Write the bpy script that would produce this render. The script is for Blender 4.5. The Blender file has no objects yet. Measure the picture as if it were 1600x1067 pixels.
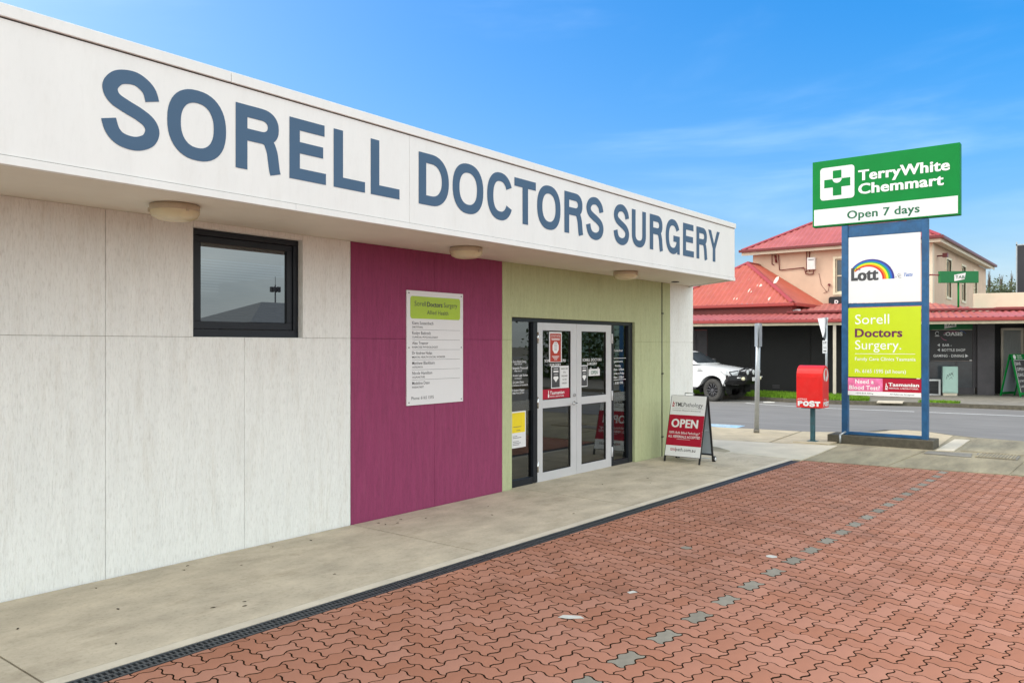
import bpy, bmesh, math, random
from mathutils import Vector, Matrix, noise
R = math.radians
random.seed(7)
sc = bpy.context.scene
col = sc.collection

# ------------------------------------------------------------------ camera
cd = bpy.data.cameras.new('camera'); cam = bpy.data.objects.new('camera', cd); col.objects.link(cam)
cam.location = (0, 0, 1.70)
YAW = 38.1
cam.rotation_euler = (R(90), 0, R(YAW - 90))
cd.sensor_width = 36.0; cd.lens = 36.0 * 1250 / 1600
cd.shift_y = (540 - 533.5) / 1600.0
cd.clip_start = 0.05; cd.clip_end = 3000
sc.camera = cam

# ------------------------------------------------------------------ sky, sun, exposure
SUN_EL, SUN_AZ = 42, 125          # azimuth of the sun, degrees counter-clockwise from +X
world = bpy.data.worlds.new('World'); sc.world = world; world.use_nodes = True
nt = world.node_tree; nt.nodes.clear()
def N(t, ty, **k):
    n = t.nodes.new(ty)
    for a, b in k.items(): setattr(n, a, b)
    return n
out = N(nt, 'ShaderNodeOutputWorld'); bg = N(nt, 'ShaderNodeBackground')
sky = N(nt, 'ShaderNodeTexSky', sky_type='NISHITA', sun_disc=False)
sky.sun_elevation = R(SUN_EL); sky.sun_rotation = R(90 - SUN_AZ)
sky.air_density = 1.0; sky.dust_density = 4.0; sky.ozone_density = 4.0; sky.altitude = 50
hsv = N(nt, 'ShaderNodeHueSaturation'); hsv.inputs['Saturation'].default_value = 1.32; hsv.inputs['Value'].default_value = 1.0
L = nt.links.new
def val(op, a, b=None, c=None):
    n = N(nt, 'ShaderNodeMath', operation=op)
    for i, q in enumerate((a, b, c)):
        if q is None: continue
        if isinstance(q, (int, float)): n.inputs[i].default_value = q
        else: L(q, n.inputs[i])
    return n.outputs[0]
tc = N(nt, 'ShaderNodeTexCoord')
def cloud_noise(scale, st, detail, loc=(0, 0, 0), dist=.5):
    mp = N(nt, 'ShaderNodeMapping'); mp.inputs['Scale'].default_value = st; mp.inputs['Location'].default_value = loc
    nz = N(nt, 'ShaderNodeTexNoise'); nz.inputs['Scale'].default_value = scale; nz.inputs['Detail'].default_value = detail; nz.inputs['Roughness'].default_value = .55; nz.inputs['Distortion'].default_value = dist
    L(tc.outputs['Generated'], mp.inputs['Vector']); L(mp.outputs[0], nz.inputs['Vector']); return nz.outputs['Fac']
# thin high wisps
wisp = N(nt, 'ShaderNodeMapRange', interpolation_type='SMOOTHSTEP'); wisp.inputs[1].default_value = .46; wisp.inputs[2].default_value = .95; wisp.inputs[4].default_value = .34
L(cloud_noise(1.7, (1.0, 1.0, 5.0), 6, (.9, 2.2, .55), .5), wisp.inputs[0])
# broad pale cloud bank over the half of the sky behind the photographer (it is what the windows mirror)
dotn = N(nt, 'ShaderNodeVectorMath', operation='DOT_PRODUCT'); L(tc.outputs['Generated'], dotn.inputs[0]); dotn.inputs[1].default_value = (-.70, -.69, .18)
bank = N(nt, 'ShaderNodeMapRange', interpolation_type='SMOOTHSTEP'); bank.inputs[1].default_value = -.42; bank.inputs[2].default_value = .42; bank.inputs[4].default_value = .93
L(val('ADD', dotn.outputs['Value'], val('MULTIPLY', val('SUBTRACT', cloud_noise(2.2, (1, 1, 2.4), 6, (4, 2, 1)), .5), .7)), bank.inputs[0])
shade = N(nt, 'ShaderNodeValToRGB'); shade.color_ramp.elements[0].position = .32; shade.color_ramp.elements[1].position = .7
shade.color_ramp.elements[0].color = (6.0, 6.4, 6.5, 1); shade.color_ramp.elements[1].color = (10.3, 10.6, 9.9, 1)
L(cloud_noise(2.6, (1, 1, 3.2), 7, (1, 7, 3)), shade.inputs[0])
gm = N(nt, 'ShaderNodeGamma'); gm.inputs[1].default_value = .77; L(sky.outputs[0], gm.inputs[0]); L(gm.outputs[0], hsv.inputs['Color']); hsv.inputs['Saturation'].default_value = 1.75; hsv.inputs['Value'].default_value = 1.52; hsv.inputs['Hue'].default_value = .503
m1 = N(nt, 'ShaderNodeMix', data_type='RGBA'); L(wisp.outputs[0], m1.inputs['Factor']); L(hsv.outputs[0], m1.inputs['A']); m1.inputs['B'].default_value = (6.4, 7.4, 8.6, 1)
m2 = N(nt, 'ShaderNodeMix', data_type='RGBA'); L(bank.outputs[0], m2.inputs['Factor']); L(m1.outputs['Result'], m2.inputs['A']); L(shade.outputs[0], m2.inputs['B'])
L(m2.outputs['Result'], bg.inputs[0]); bg.inputs[1].default_value = 0.13
L(bg.outputs[0], out.inputs[0])
sd = bpy.data.lights.new('sun', 'SUN'); sd.energy = 1.0; sd.angle = R(26); sd.color = (1.0, .94, .84)
sun = bpy.data.objects.new('sun', sd); col.objects.link(sun)
dv = Vector((math.cos(R(SUN_AZ)) * math.cos(R(SUN_EL)), math.sin(R(SUN_AZ)) * math.cos(R(SUN_EL)), math.sin(R(SUN_EL))))
sun.rotation_euler = dv.to_track_quat('Z', 'Y').to_euler(); sun.location = (0, 0, 40)
sc.view_settings.view_transform = 'Standard'; sc.view_settings.look = 'None'
sc.view_settings.exposure = .95; sc.view_settings.gamma = 1.0; sc.view_settings.use_curve_mapping = False
sc.render.engine = 'CYCLES'; sc.cycles.max_bounces = 8; sc.cycles.transparent_max_bounces = 12

# ------------------------------------------------------------------ ground heights
def G0(X, Y):
    s = .005 + (5.95 - max(1.0, min(Y, 5.95))) * .0017
    return -s * (min(X, 12.5) - 2)
def G(X, Y):
    k = min(1, max(0, (X - 12.5) / 2.5)); return G0(X, Y) * (1 - k) - .10 * k
def ZR(X, Y):                                        # road surface
    return -.20 - min(.16, max(0, (Y - 5)) * .0175) * min(1, max(0, (X - 19) / 8))
def ZF(X, Y): return ZR(X, Y) + .11

# ------------------------------------------------------------------ materials
MATS = {}
def pm(name, c, rough=.6, var=.12, vs=3.0, stretch=(1, 1, 1), bump=0.0, bs=40, bst=(1, 1, 1), metal=0, spec=.5,
       c2=None, stain=0, ss=1.2, stainc=(.05, .04, .03), island=0, emit=None, coat=0, bd=.002, fleck=0, fs=55, fst=(1, 1, .3)):
    m = bpy.data.materials.new(name); m.use_nodes = True; MATS[name] = m
    t = m.node_tree; b = t.nodes['Principled BSDF']; l = t.links.new
    b.inputs['Roughness'].default_value = rough; b.inputs['Metallic'].default_value = metal
    b.inputs['Specular IOR Level'].default_value = spec
    if coat: b.inputs['Coat Weight'].default_value = coat; b.inputs['Coat Roughness'].default_value = .08
    tc = N(t, 'ShaderNodeTexCoord')
    mp = N(t, 'ShaderNodeMapping'); mp.inputs['Scale'].default_value = stretch; l(tc.outputs['Object'], mp.inputs[0])
    nz = N(t, 'ShaderNodeTexNoise'); nz.inputs['Scale'].default_value = vs; nz.inputs['Detail'].default_value = 8; nz.inputs['Roughness'].default_value = .62
    l(mp.outputs[0], nz.inputs['Vector'])
    mr = N(t, 'ShaderNodeMapRange'); mr.inputs[1].default_value = .3; mr.inputs[2].default_value = .7
    mr.inputs[3].default_value = 0; mr.inputs[4].default_value = 1; l(nz.outputs['Fac'], mr.inputs[0])
    mix = N(t, 'ShaderNodeMix', data_type='RGBA'); l(mr.outputs[0], mix.inputs['Factor'])
    a = [max(0, x * (1 - var)) for x in c]; d = c2 or [min(1, x * (1 + var)) for x in c]
    mix.inputs['A'].default_value = (*a, 1); mix.inputs['B'].default_value = (*d, 1)
    cur = mix.outputs['Result']
    if island:
        g = N(t, 'ShaderNodeNewGeometry'); oi = N(t, 'ShaderNodeObjectInfo')
        ad = N(t, 'ShaderNodeMath', operation='ADD'); fr = N(t, 'ShaderNodeMath', operation='FRACT')
        l(g.outputs['Random Per Island'], ad.inputs[0]); l(oi.outputs['Random'], ad.inputs[1]); l(ad.outputs[0], fr.inputs[0])
        r2 = N(t, 'ShaderNodeMapRange'); r2.inputs[3].default_value = 1 - island; r2.inputs[4].default_value = 1 + island; l(fr.outputs[0], r2.inputs[0])
        h = N(t, 'ShaderNodeHueSaturation'); l(cur, h.inputs['Color']); l(r2.outputs[0], h.inputs['Value'])
        sx = N(t, 'ShaderNodeMapRange'); sx.inputs[3].default_value = 1.05; sx.inputs[4].default_value = .95; l(fr.outputs[0], sx.inputs[0]); l(sx.outputs[0], h.inputs['Saturation'])
        cur = h.outputs[0]
    if stain:
        n3 = N(t, 'ShaderNodeTexNoise'); n3.inputs['Scale'].default_value = ss; n3.inputs['Detail'].default_value = 9; n3.inputs['Roughness'].default_value = .7
        mp3 = N(t, 'ShaderNodeMapping'); mp3.inputs['Location'].default_value = (3.1, 7.7, 1.3); mp3.inputs['Scale'].default_value = stretch; l(tc.outputs['Object'], mp3.inputs[0]); l(mp3.outputs[0], n3.inputs['Vector'])
        r3 = N(t, 'ShaderNodeMapRange'); r3.inputs[1].default_value = .52; r3.inputs[2].default_value = .78; r3.inputs[3].default_value = 0; r3.inputs[4].default_value = stain
        l(n3.outputs['Fac'], r3.inputs[0])
        m3 = N(t, 'ShaderNodeMix', data_type='RGBA'); l(r3.outputs[0], m3.inputs['Factor']); l(cur, m3.inputs['A']); m3.inputs['B'].default_value = (*stainc, 1)
        cur = m3.outputs['Result']
    if fleck:
        n4 = N(t, 'ShaderNodeTexNoise'); n4.inputs['Scale'].default_value = fs; n4.inputs['Detail'].default_value = 5; n4.inputs['Roughness'].default_value = .7
        mp4 = N(t, 'ShaderNodeMapping'); mp4.inputs['Scale'].default_value = fst; l(tc.outputs['Object'], mp4.inputs[0]); l(mp4.outputs[0], n4.inputs['Vector'])
        r4 = N(t, 'ShaderNodeMapRange'); r4.inputs[1].default_value = .50; r4.inputs[2].default_value = .74; r4.inputs[3].default_value = 0; r4.inputs[4].default_value = fleck
        l(n4.outputs['Fac'], r4.inputs[0])
        m4 = N(t, 'ShaderNodeMix', data_type='RGBA', blend_type='MULTIPLY'); l(r4.outputs[0], m4.inputs['Factor']); l(cur, m4.inputs['A']); m4.inputs['B'].default_value = (.30, .27, .23, 1)
        cur = m4.outputs['Result']
    l(cur, b.inputs['Base Color'])
    if bump:
        n2 = N(t, 'ShaderNodeTexNoise'); n2.inputs['Scale'].default_value = bs; n2.inputs['Detail'].default_value = 6; n2.inputs['Roughness'].default_value = .65
        mp2 = N(t, 'ShaderNodeMapping'); mp2.inputs['Scale'].default_value = bst; l(tc.outputs['Object'], mp2.inputs[0]); l(mp2.outputs[0], n2.inputs['Vector'])
        bp = N(t, 'ShaderNodeBump'); bp.inputs['Strength'].default_value = bump; bp.inputs['Distance'].default_value = bd
        l(n2.outputs['Fac'], bp.inputs['Height']); l(bp.outputs[0], b.inputs['Normal'])
    return m
def glass(name, tint=(.35, .38, .38), refl=.25, rough=.0, wob=0):
    m = bpy.data.materials.new(name); m.use_nodes = True; MATS[name] = m
    t = m.node_tree; t.nodes.clear(); l = t.links.new
    o = N(t, 'ShaderNodeOutputMaterial'); tr = N(t, 'ShaderNodeBsdfTransparent'); gl = N(t, 'ShaderNodeBsdfGlossy'); mi = N(t, 'ShaderNodeMixShader')
    tr.inputs[0].default_value = (*tint, 1); gl.inputs['Roughness'].default_value = rough; gl.inputs['Color'].default_value = (.9, .95, .97, 1)
    lw = N(t, 'ShaderNodeFresnel'); lw.inputs[0].default_value = 1.5
    mr = N(t, 'ShaderNodeMapRange'); mr.inputs[1].default_value = .04; mr.inputs[2].default_value = 1; mr.inputs[3].default_value = refl; mr.inputs[4].default_value = 1
    l(lw.outputs[0], mr.inputs[0]); l(mr.outputs[0], mi.inputs[0]); l(tr.outputs[0], mi.inputs[1]); l(gl.outputs[0], mi.inputs[2]); l(mi.outputs[0], o.inputs[0])
    return m
WHITEW = dict(rough=.88, bump=1.0, bs=48, bst=(1, 1, .16), bd=.013, fleck=.34, fs=85, fst=(1, 1, .17))
pm('render_white', (.80, .81, .785), var=.05, vs=5, stretch=(2.4, 2.4, .35), stain=.38, ss=5, stainc=(.50, .45, .37), **WHITEW)
pm('render_magenta', (.265, .040, .115), var=.12, vs=7, stretch=(3, 3, .3), stain=.25, ss=6, stainc=(.36, .10, .18), **WHITEW)
pm('render_green', (.46, .50, .29), var=.07, vs=7, stretch=(3, 3, .3), stain=.3, ss=6, stainc=(.26, .27, .15), **WHITEW)
pm('joint_grey', (.30, .28, .25), .9); pm('joint_white', (.46, .44, .40), .9); pm('joint_magenta', (.14, .02, .05), .9); pm('joint_green', (.22, .24, .12), .9)
pm('fascia_white', (.79, .79, .775), .42, var=.025, vs=2, stretch=(2.2, 2.2, .5), stain=.20, ss=3.5, stainc=(.60, .57, .52), fleck=.05, fs=30, fst=(1, 1, .3))
pm('soffit_white', (.72, .69, .60), .7, var=.04, vs=2.2, stain=.15, ss=1.6, stainc=(.52, .45, .37))
pm('letter_blue', (.050, .110, .195), .6, var=.05, vs=1.5)
pm('frame_black', (.012, .015, .021), .38, var=.1, vs=6, spec=.3)
pm('frame_silver', (.60, .60, .62), .38, var=.03, metal=.25)
pm('chrome', (.65, .65, .65), .2, metal=1)
pm('seal_black', (.01, .01, .01), .6)
pm('concrete', (.485, .418, .315), .88, var=.20, vs=2.6, stretch=(.8, 1.3, 1), bump=.6, bs=70, stain=.65, ss=2.4, stainc=(.26, .205, .135), fleck=.30, fs=34, fst=(1, 1, 1))
pm('concrete_edge', (.56, .50, .40), .88, var=.12, vs=5, bump=.3, bs=160)
pm('concrete_light', (.56, .50, .39), .88, var=.10, vs=2.5, bump=.3, bs=160, stain=.22, ss=3, stainc=(.3, .26, .2))
pm('concrete_old', (.285, .245, .16), .92, var=.3, vs=1.6, stretch=(.55, 2.2, 1), bump=.5, bs=90, stain=.75, ss=2.1, stainc=(.13, .105, .07), fleck=.3, fs=30, fst=(1, 1, 1))
pm('concrete_tan', (.46, .385, .26), .92, var=.16, vs=3, bump=.4, bs=120, stain=.3, ss=3, stainc=(.22, .18, .12))
pm('concrete_dark', (.085, .075, .055), .95, var=.3, vs=9, bump=.6, bs=60, stain=.6, ss=7, stainc=(.05, .05, .035))
pm('kerb', (.20, .185, .155), .9, var=.25, vs=4, bump=.4, bs=60, stain=.5, ss=3)
pm('grate_dark', (.045, .05, .056), .55, var=.25, vs=20)
pm('channel_dark', (.008, .008, .008), .9)
pm('paver_red', (.365, .156, .094), .86, var=.12, vs=1.6, bump=.55, bs=220, stain=.7, ss=1.7, stainc=(.19, .085, .052), island=.085, fleck=.14, fs=160, fst=(1, 1, 1))
pm('paver_grey', (.235, .21, .165), .88, var=.12, vs=14, bump=.5, bs=220, stain=.35, ss=9, stainc=(.2, .19, .17), island=.12)
pm('paver_joint', (.032, .02, .011), 1, var=.4, vs=9, bump=.8, bs=120, spec=.1)
pm('asphalt', (.178, .170, .160), .9, var=.16, vs=1.1, stretch=(2.6, .5, 1), bump=.5, bs=130, stain=.3, ss=1.2, stainc=(.095, .095, .095))
pm('road_paint', (.62, .62, .60), .7, var=.2, vs=12)
pm('blue_paint', (.30, .48, .62), .7, var=.3, vs=7)
pm('earth', (.16, .14, .10), .95, var=.3, vs=.2)
pm('grass', (.14, .27, .018), .7, var=.5, vs=3, spec=.2)
pm('soil', (.07, .08, .03), 1, var=.4, vs=4)
pm('lamp_base', (.50, .42, .31), .6, var=.12, vs=9)
pm('lamp_dome', (.66, .58, .38), .25, var=.1, vs=9, spec=.6)
pm('sign_white', (.72, .72, .73), .35, var=.02)
pm('sign_grey', (.80, .81, .82), .45, var=.03)
pm('ink_dark', (.05, .05, .055), .5)
pm('ink_grey', (.08, .08, .09), .5)
pm('ink_white', (.80, .80, .80), .5, var=.01)
pm('lime', (.50, .62, .008), .35, var=.03)
pm('lime_plate', (.36, .52, .02), .3, var=.08, vs=2.5)
pm('plum', (.12, .01, .06), .5)
pm('crimson', (.40, .006, .03), .5, var=.04, spec=.3)
pm('pink', (.78, .17, .36), .45, var=.35, vs=9)
pm('signal_red', (.62, .005, .045), .4, var=.03)
pm('notice_red', (.42, .035, .015), .5)
pm('yellow', (.80, .62, .01), .5)
pm('sign_green', (.0, .20, .035), .55, var=.06, spec=.2)
pm('tab_green', (.0, .16, .04), .5, var=.06)
pm('ink_green', (.005, .12, .05), .5)
pm('blue_steel', (.008, .078, .20), .42, var=.3, vs=4, stain=.3, ss=8, stainc=(.06, .2, .34))
pm('teal_steel', (.03, .10, .12), .5, var=.3, vs=8, stain=.4, ss=9, stainc=(.09, .05, .03))
pm('galv', (.42, .45, .47), .42, var=.12, vs=9, metal=.5)
pm('post_red', (.72, .012, .010), .38, var=.09, vs=3, stain=.2, ss=4, stainc=(.8, .12, .10))
pm('black_paint', (.012, .012, .013), .4, var=.1)
pm('backboard', (.33, .38, .43), .55, var=.05)
pm('rubber', (.03, .03, .03), .8, var=.25, vs=14, bump=.4, bs=60)
pm('tyre_wall', (.055, .053, .05), .85, var=.2, vs=9)
pm('rim_black', (.02, .02, .022), .3)
pm('car_white', (.78, .79, .80), .22, var=.02, coat=.7, stain=.06, ss=2, stainc=(.5, .45, .38))
pm('car_dirt', (.32, .25, .17), .8)
pm('wall_black', (.012, .0115, .0115), .7, var=.25, vs=1.4, bump=.3, bs=12)
pm('wall_grey', (.085, .078, .085), .7, var=.15, vs=3)
pm('fascia_cream', (.74, .66, .48), .55, var=.1, vs=5, stain=.25, ss=8, stainc=(.4, .33, .2))
pm('post_cream', (.62, .55, .45), .6, var=.06)
pm('roof_red', (.43, .092, .055), .45, var=.12, vs=1.5, stretch=(1, 1, 1), stain=.45, ss=1.8, stainc=(.50, .20, .13))
pm('roof_pink', (.40, .098, .085), .45, var=.14, vs=1.2, stain=.35, ss=1.2, stainc=(.62, .25, .24))
pm('trim_red', (.34, .045, .04), .4, var=.1, vs=3)
pm('trim_maroon', (.16, .02, .02), .4)
pm('bare_patch', (.70, .55, .46), .6, var=.2, vs=9)
pm('render_peach', (.64, .47, .345), .85, var=.07, vs=1.6, bump=.2, bs=25, stain=.28, ss=1.0, stainc=(.45, .33, .25))
pm('trim_cream', (.72, .62, .47), .6, var=.05)
pm('glass_dark', (.05, .06, .07), .12, var=.4, vs=1.5, spec=.8)
pm('curtain', (.33, .34, .33), .9, var=.15, vs=6, stretch=(6, 6, .4))
pm('cabinet_mint', (.36, .53, .47), .45, var=.06, vs=5)
pm('plastic_white', (.7, .7, .68), .4)
pm('bark', (.11, .085, .06), .9, var=.3, vs=9)
pm('leaf_dark', (.045, .085, .02), .6, var=.5, vs=2.5, spec=.3)
pm('hedge_leaf', (.05, .065, .02), .7, var=.5, vs=2)
pm('room_wall', (.24, .20, .12), .9, var=.15, vs=2)
pm('room_floor', (.17, .13, .09), .6, var=.2, vs=2)
pm('timber', (.40, .30, .17), .5, var=.2, vs=4)
pm('paper', (.55, .53, .48), .8, var=.1, vs=30)
pm('dead_leaf', (.05, .035, .02), .9)
pm('headlamp', (.66, .68, .70), .1, var=.35, vs=16, spec=.9)
pm('lens_cream', (.85, .80, .55), .2)
pm('house_grey', (.20, .21, .22), .7)
pm('dark_screen', (.02, .018, .024), .35)
for nme, cc in dict(bow_red=(.62, .01, .01), bow_orange=(.75, .2, .0), bow_yellow=(.85, .72, .0), bow_green=(.02, .35, .08), bow_blue=(.01, .12, .5), bow_navy=(.03, .02, .22)).items(): pm(nme, cc, .4, var=.01)
glass('window_glass', (.05, .055, .06), .19)
glass('door_glass', (.55, .50, .38), .13)
glass('car_glass', (.20, .23, .23), .25)
glass('frost', (.30, .36, .36), .2, .25)

# ------------------------------------------------------------------ mesh collecting
class MB:
    def __init__(s): s.v = []; s.f = []; s.m = []; s.cm = 0; s.M = None; s.sm = []; s.marks = []
    def add(s, vs, fs, smooth=False):
        b = len(s.v)
        if s.M is not None: vs = [tuple(s.M @ Vector(p)) for p in vs]
        s.v += [tuple(p) for p in vs]
        for f in fs: s.f.append([b + i for i in f]); s.m.append(s.cm); s.sm.append(smooth)
        return s
    def box(s, x0, y0, z0, x1, y1, z1):
        x0, x1 = min(x0, x1), max(x0, x1); y0, y1 = min(y0, y1), max(y0, y1); z0, z1 = min(z0, z1), max(z0, z1)
        return s.add([(x0, y0, z0), (x1, y0, z0), (x1, y1, z0), (x0, y1, z0), (x0, y0, z1), (x1, y0, z1), (x1, y1, z1), (x0, y1, z1)],
              [(3, 2, 1, 0), (4, 5, 6, 7), (0, 1, 5, 4), (1, 2, 6, 5), (2, 3, 7, 6), (3, 0, 4, 7)])
    def cyl(s, p0, p1, r0, n=10, r1=None, smooth=True):
        p0, p1 = Vector(p0), Vector(p1); r1 = r0 if r1 is None else r1
        d = (p1 - p0).normalized(); u = d.orthogonal().normalized(); w = d.cross(u)
        vs = [p0 + (u * math.cos(2 * math.pi * i / n) + w * math.sin(2 * math.pi * i / n)) * r0 for i in range(n)] + \
             [p1 + (u * math.cos(2 * math.pi * i / n) + w * math.sin(2 * math.pi * i / n)) * r1 for i in range(n)]
        s.add(vs, [(i, (i + 1) % n, n + (i + 1) % n, n + i) for i in range(n)], smooth)
        b = len(s.v) - 2 * n
        s.f.append([b + i for i in range(n)][::-1]); s.m.append(s.cm); s.sm.append(False)
        s.f.append([b + n + i for i in range(n)]); s.m.append(s.cm); s.sm.append(False)
        return s
    def tube(s, pts, r, n=8):
        for a, b in zip(pts[:-1], pts[1:]): s.cyl(a, b, r, n)
        return s
    def prism(s, poly, ax, a0, a1):
        # poly: 2-D points, extruded along axis ax (0 x, 1 y, 2 z) from a0 to a1
        def P(q, a):
            return (a, q[0], q[1]) if ax == 0 else ((q[0], a, q[1]) if ax == 1 else (q[0], q[1], a))
        n = len(poly); vs = [P(q, a0) for q in poly] + [P(q, a1) for q in poly]
        return s.add(vs, [list(range(n))[::-1], list(range(n, 2 * n))] + [(i, (i + 1) % n, n + (i + 1) % n, n + i) for i in range(n)])
    def lathe(s, c, prof, n=20, ax='z'):
        vs = []
        for r, h in prof:
            for i in range(n):
                a = 2 * math.pi * i / n
                q = (r * math.cos(a), r * math.sin(a), h)
                if ax == 'y': q = (q[0], h, q[1])
                if ax == 'x': q = (h, q[0], q[1])
                vs.append((c[0] + q[0], c[1] + q[1], c[2] + q[2]))
        fs = []
        for k in range(len(prof) - 1):
            for i in range(n): fs.append((k * n + i, k * n + (i + 1) % n, (k + 1) * n + (i + 1) % n, (k + 1) * n + i))
        return s.add(vs, fs, True)
    def quad(s, *p): return s.add(p, [tuple(range(len(p)))])
    def build(s, name, mats, parent=None, bevel=0, fix=True):
        if name.endswith('lettering') and len(s.marks) > 1:
            cuts = sorted(set([0] + s.marks + [len(s.f)])); o = None
            for a, b in zip(cuts[:-1], cuts[1:]):
                if a == b: continue
                q = MB(); ids = sorted({i for f in s.f[a:b] for i in f}); mp = {i: k for k, i in enumerate(ids)}
                q.v = [s.v[i] for i in ids]; q.f = [[mp[i] for i in f] for f in s.f[a:b]]; q.m = s.m[a:b]; q.sm = s.sm[a:b]
                o = q.build(name, mats, parent, bevel, fix)
            return o
        me = bpy.data.meshes.new(name)
        off = Vector(parent['_o']) if parent is not None and '_o' in parent else Vector((0, 0, 0))
        me.from_pydata([tuple(Vector(p) - off) for p in s.v], [], s.f)
        if not isinstance(mats, (list, tuple)): mats = [mats]
        for m in mats: me.materials.append(MATS[m])
        me.polygons.foreach_set('material_index', s.m); me.polygons.foreach_set('use_smooth', s.sm)
        if fix and len(s.f) > 1:
            bm = bmesh.new(); bm.from_mesh(me); bmesh.ops.recalc_face_normals(bm, faces=bm.faces); bm.to_mesh(me); bm.free()
        me.update()
        o = bpy.data.objects.new(name, me); col.objects.link(o)
        if parent is not None: o.parent = parent; o['_o'] = tuple(off)
        if bevel:
            b = o.modifiers.new('bevel', 'BEVEL'); b.width = bevel; b.segments = 2; b.limit_method = 'ANGLE'; b.angle_limit = R(40)
        return o
def tag(o, label=None, cat=None, group=None, kind=None):
    if label: o['label'] = label
    if cat: o['category'] = cat
    if group: o['group'] = group
    if kind: o['kind'] = kind
    return o
def thing(name, loc, label, cat, group=None, rz=0, kind=None, local=False):
    o = bpy.data.objects.new(name, None); col.objects.link(o); o.location = loc; o.rotation_euler = (0, 0, rz)
    o.empty_display_size = .2
    o['_o'] = (0., 0., 0.) if (rz or local) else tuple(float(a) for a in loc)
    return tag(o, label, cat, group, kind)
def bx(name, mat, parent, *c, bevel=0): return MB().box(*c).build(name, mat, parent, bevel)

# ------------------------------------------------------------------ lettering
_gc = {}
def glyphs(s, bold):
    k = (s, bold)
    if k in _gc: return _gc[k]
    c = bpy.data.curves.new('lettering', 'FONT'); c.body = s; c.size = 1; c.offset = bold; c.resolution_u = 3
    if bold: c.space_character = 1 + bold * 3
    o = bpy.data.objects.new('lettering', c); col.objects.link(o)
    dg = bpy.context.evaluated_depsgraph_get(); me = bpy.data.meshes.new_from_object(o.evaluated_get(dg))
    v = [tuple(p.co) for p in me.vertices]; f = [tuple(p.vertices) for p in me.polygons]
    bpy.data.objects.remove(o); bpy.data.curves.remove(c); bpy.data.meshes.remove(me)
    _gc[k] = (v, f); return v, f
CAP = None
def text(mb, s, O, U, V, u, v, h, w=None, bold=0, al='l', shear=0, fat=0):
    """s in the plane O + U*x + V*y, baseline left at (u, v), capital height h, width w if given"""
    global CAP
    if CAP is None: CAP = max(p[1] for p in glyphs('H', 0)[0])
    vs, fs = glyphs(s, bold)
    x0 = min(p[0] for p in vs); x1 = max(p[0] for p in vs)
    ky = h / (CAP + bold); kx = w / (x1 - x0) if w else ky
    W = (x1 - x0) * kx
    ox = u - (0 if al == 'l' else (W / 2 if al == 'c' else W))
    O, U, V = Vector(O), Vector(U), Vector(V)
    mb.marks.append(len(mb.f))
    nn = U.cross(V) * -.0004
    for k, dx in enumerate(((0, -fat * h, fat * h) if fat else (0,))):
        mb.add([tuple(O + nn * k + U * (ox + dx + (p[0] - x0) * kx + shear * p[1] * ky) + V * (v + p[1] * ky)) for p in vs], fs)
    mb.marks.append(len(mb.f))
    return mb

# heavy grotesque capitals drawn from strokes, for the big painted names
def smooth_path(pts, n=6):
    out = []
    P = [pts[0]] + list(pts) + [pts[-1]]
    for i in range(1, len(P) - 2):
        p0, p1, p2, p3 = P[i - 1], P[i], P[i + 1], P[i + 2]
        for k in range(n):
            t = k / n
            out.append(tuple(.5 * ((2 * p1[j]) + (-p0[j] + p2[j]) * t + (2 * p0[j] - 5 * p1[j] + 4 * p2[j] - p3[j]) * t * t + (-p0[j] + 3 * p1[j] - 3 * p2[j] + p3[j]) * t ** 3) for j in (0, 1)))
    out.append(pts[-1]); return out
def ribbon(pts, tx, ty):
    n = len(pts); Lf = []; Rt = []
    for i in range(n):
        a = pts[max(0, i - 1)]; b = pts[min(n - 1, i + 1)]
        dx, dy = b[0] - a[0], b[1] - a[1]; q = math.hypot(dx / 1, dy / 1) or 1
        nx, ny = -dy / q, dx / q
        Lf.append((pts[i][0] + nx * tx / 2, pts[i][1] + ny * ty / 2)); Rt.append((pts[i][0] - nx * tx / 2, pts[i][1] - ny * ty / 2))
    return Lf + Rt, [(i, i + 1, n + i + 1, n + i) for i in range(n - 1)]
def arc(cx, cy, rx, ry, a0, a1, n=14, e=2.3):
    o = []
    for i in range(n + 1):
        a = R(a0 + (a1 - a0) * i / n); c, s_ = math.cos(a), math.sin(a)
        o.append((cx + rx * math.copysign(abs(c) ** (2 / e), c), cy + ry * math.copysign(abs(s_) ** (2 / e), s_)))
    return o
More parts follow.
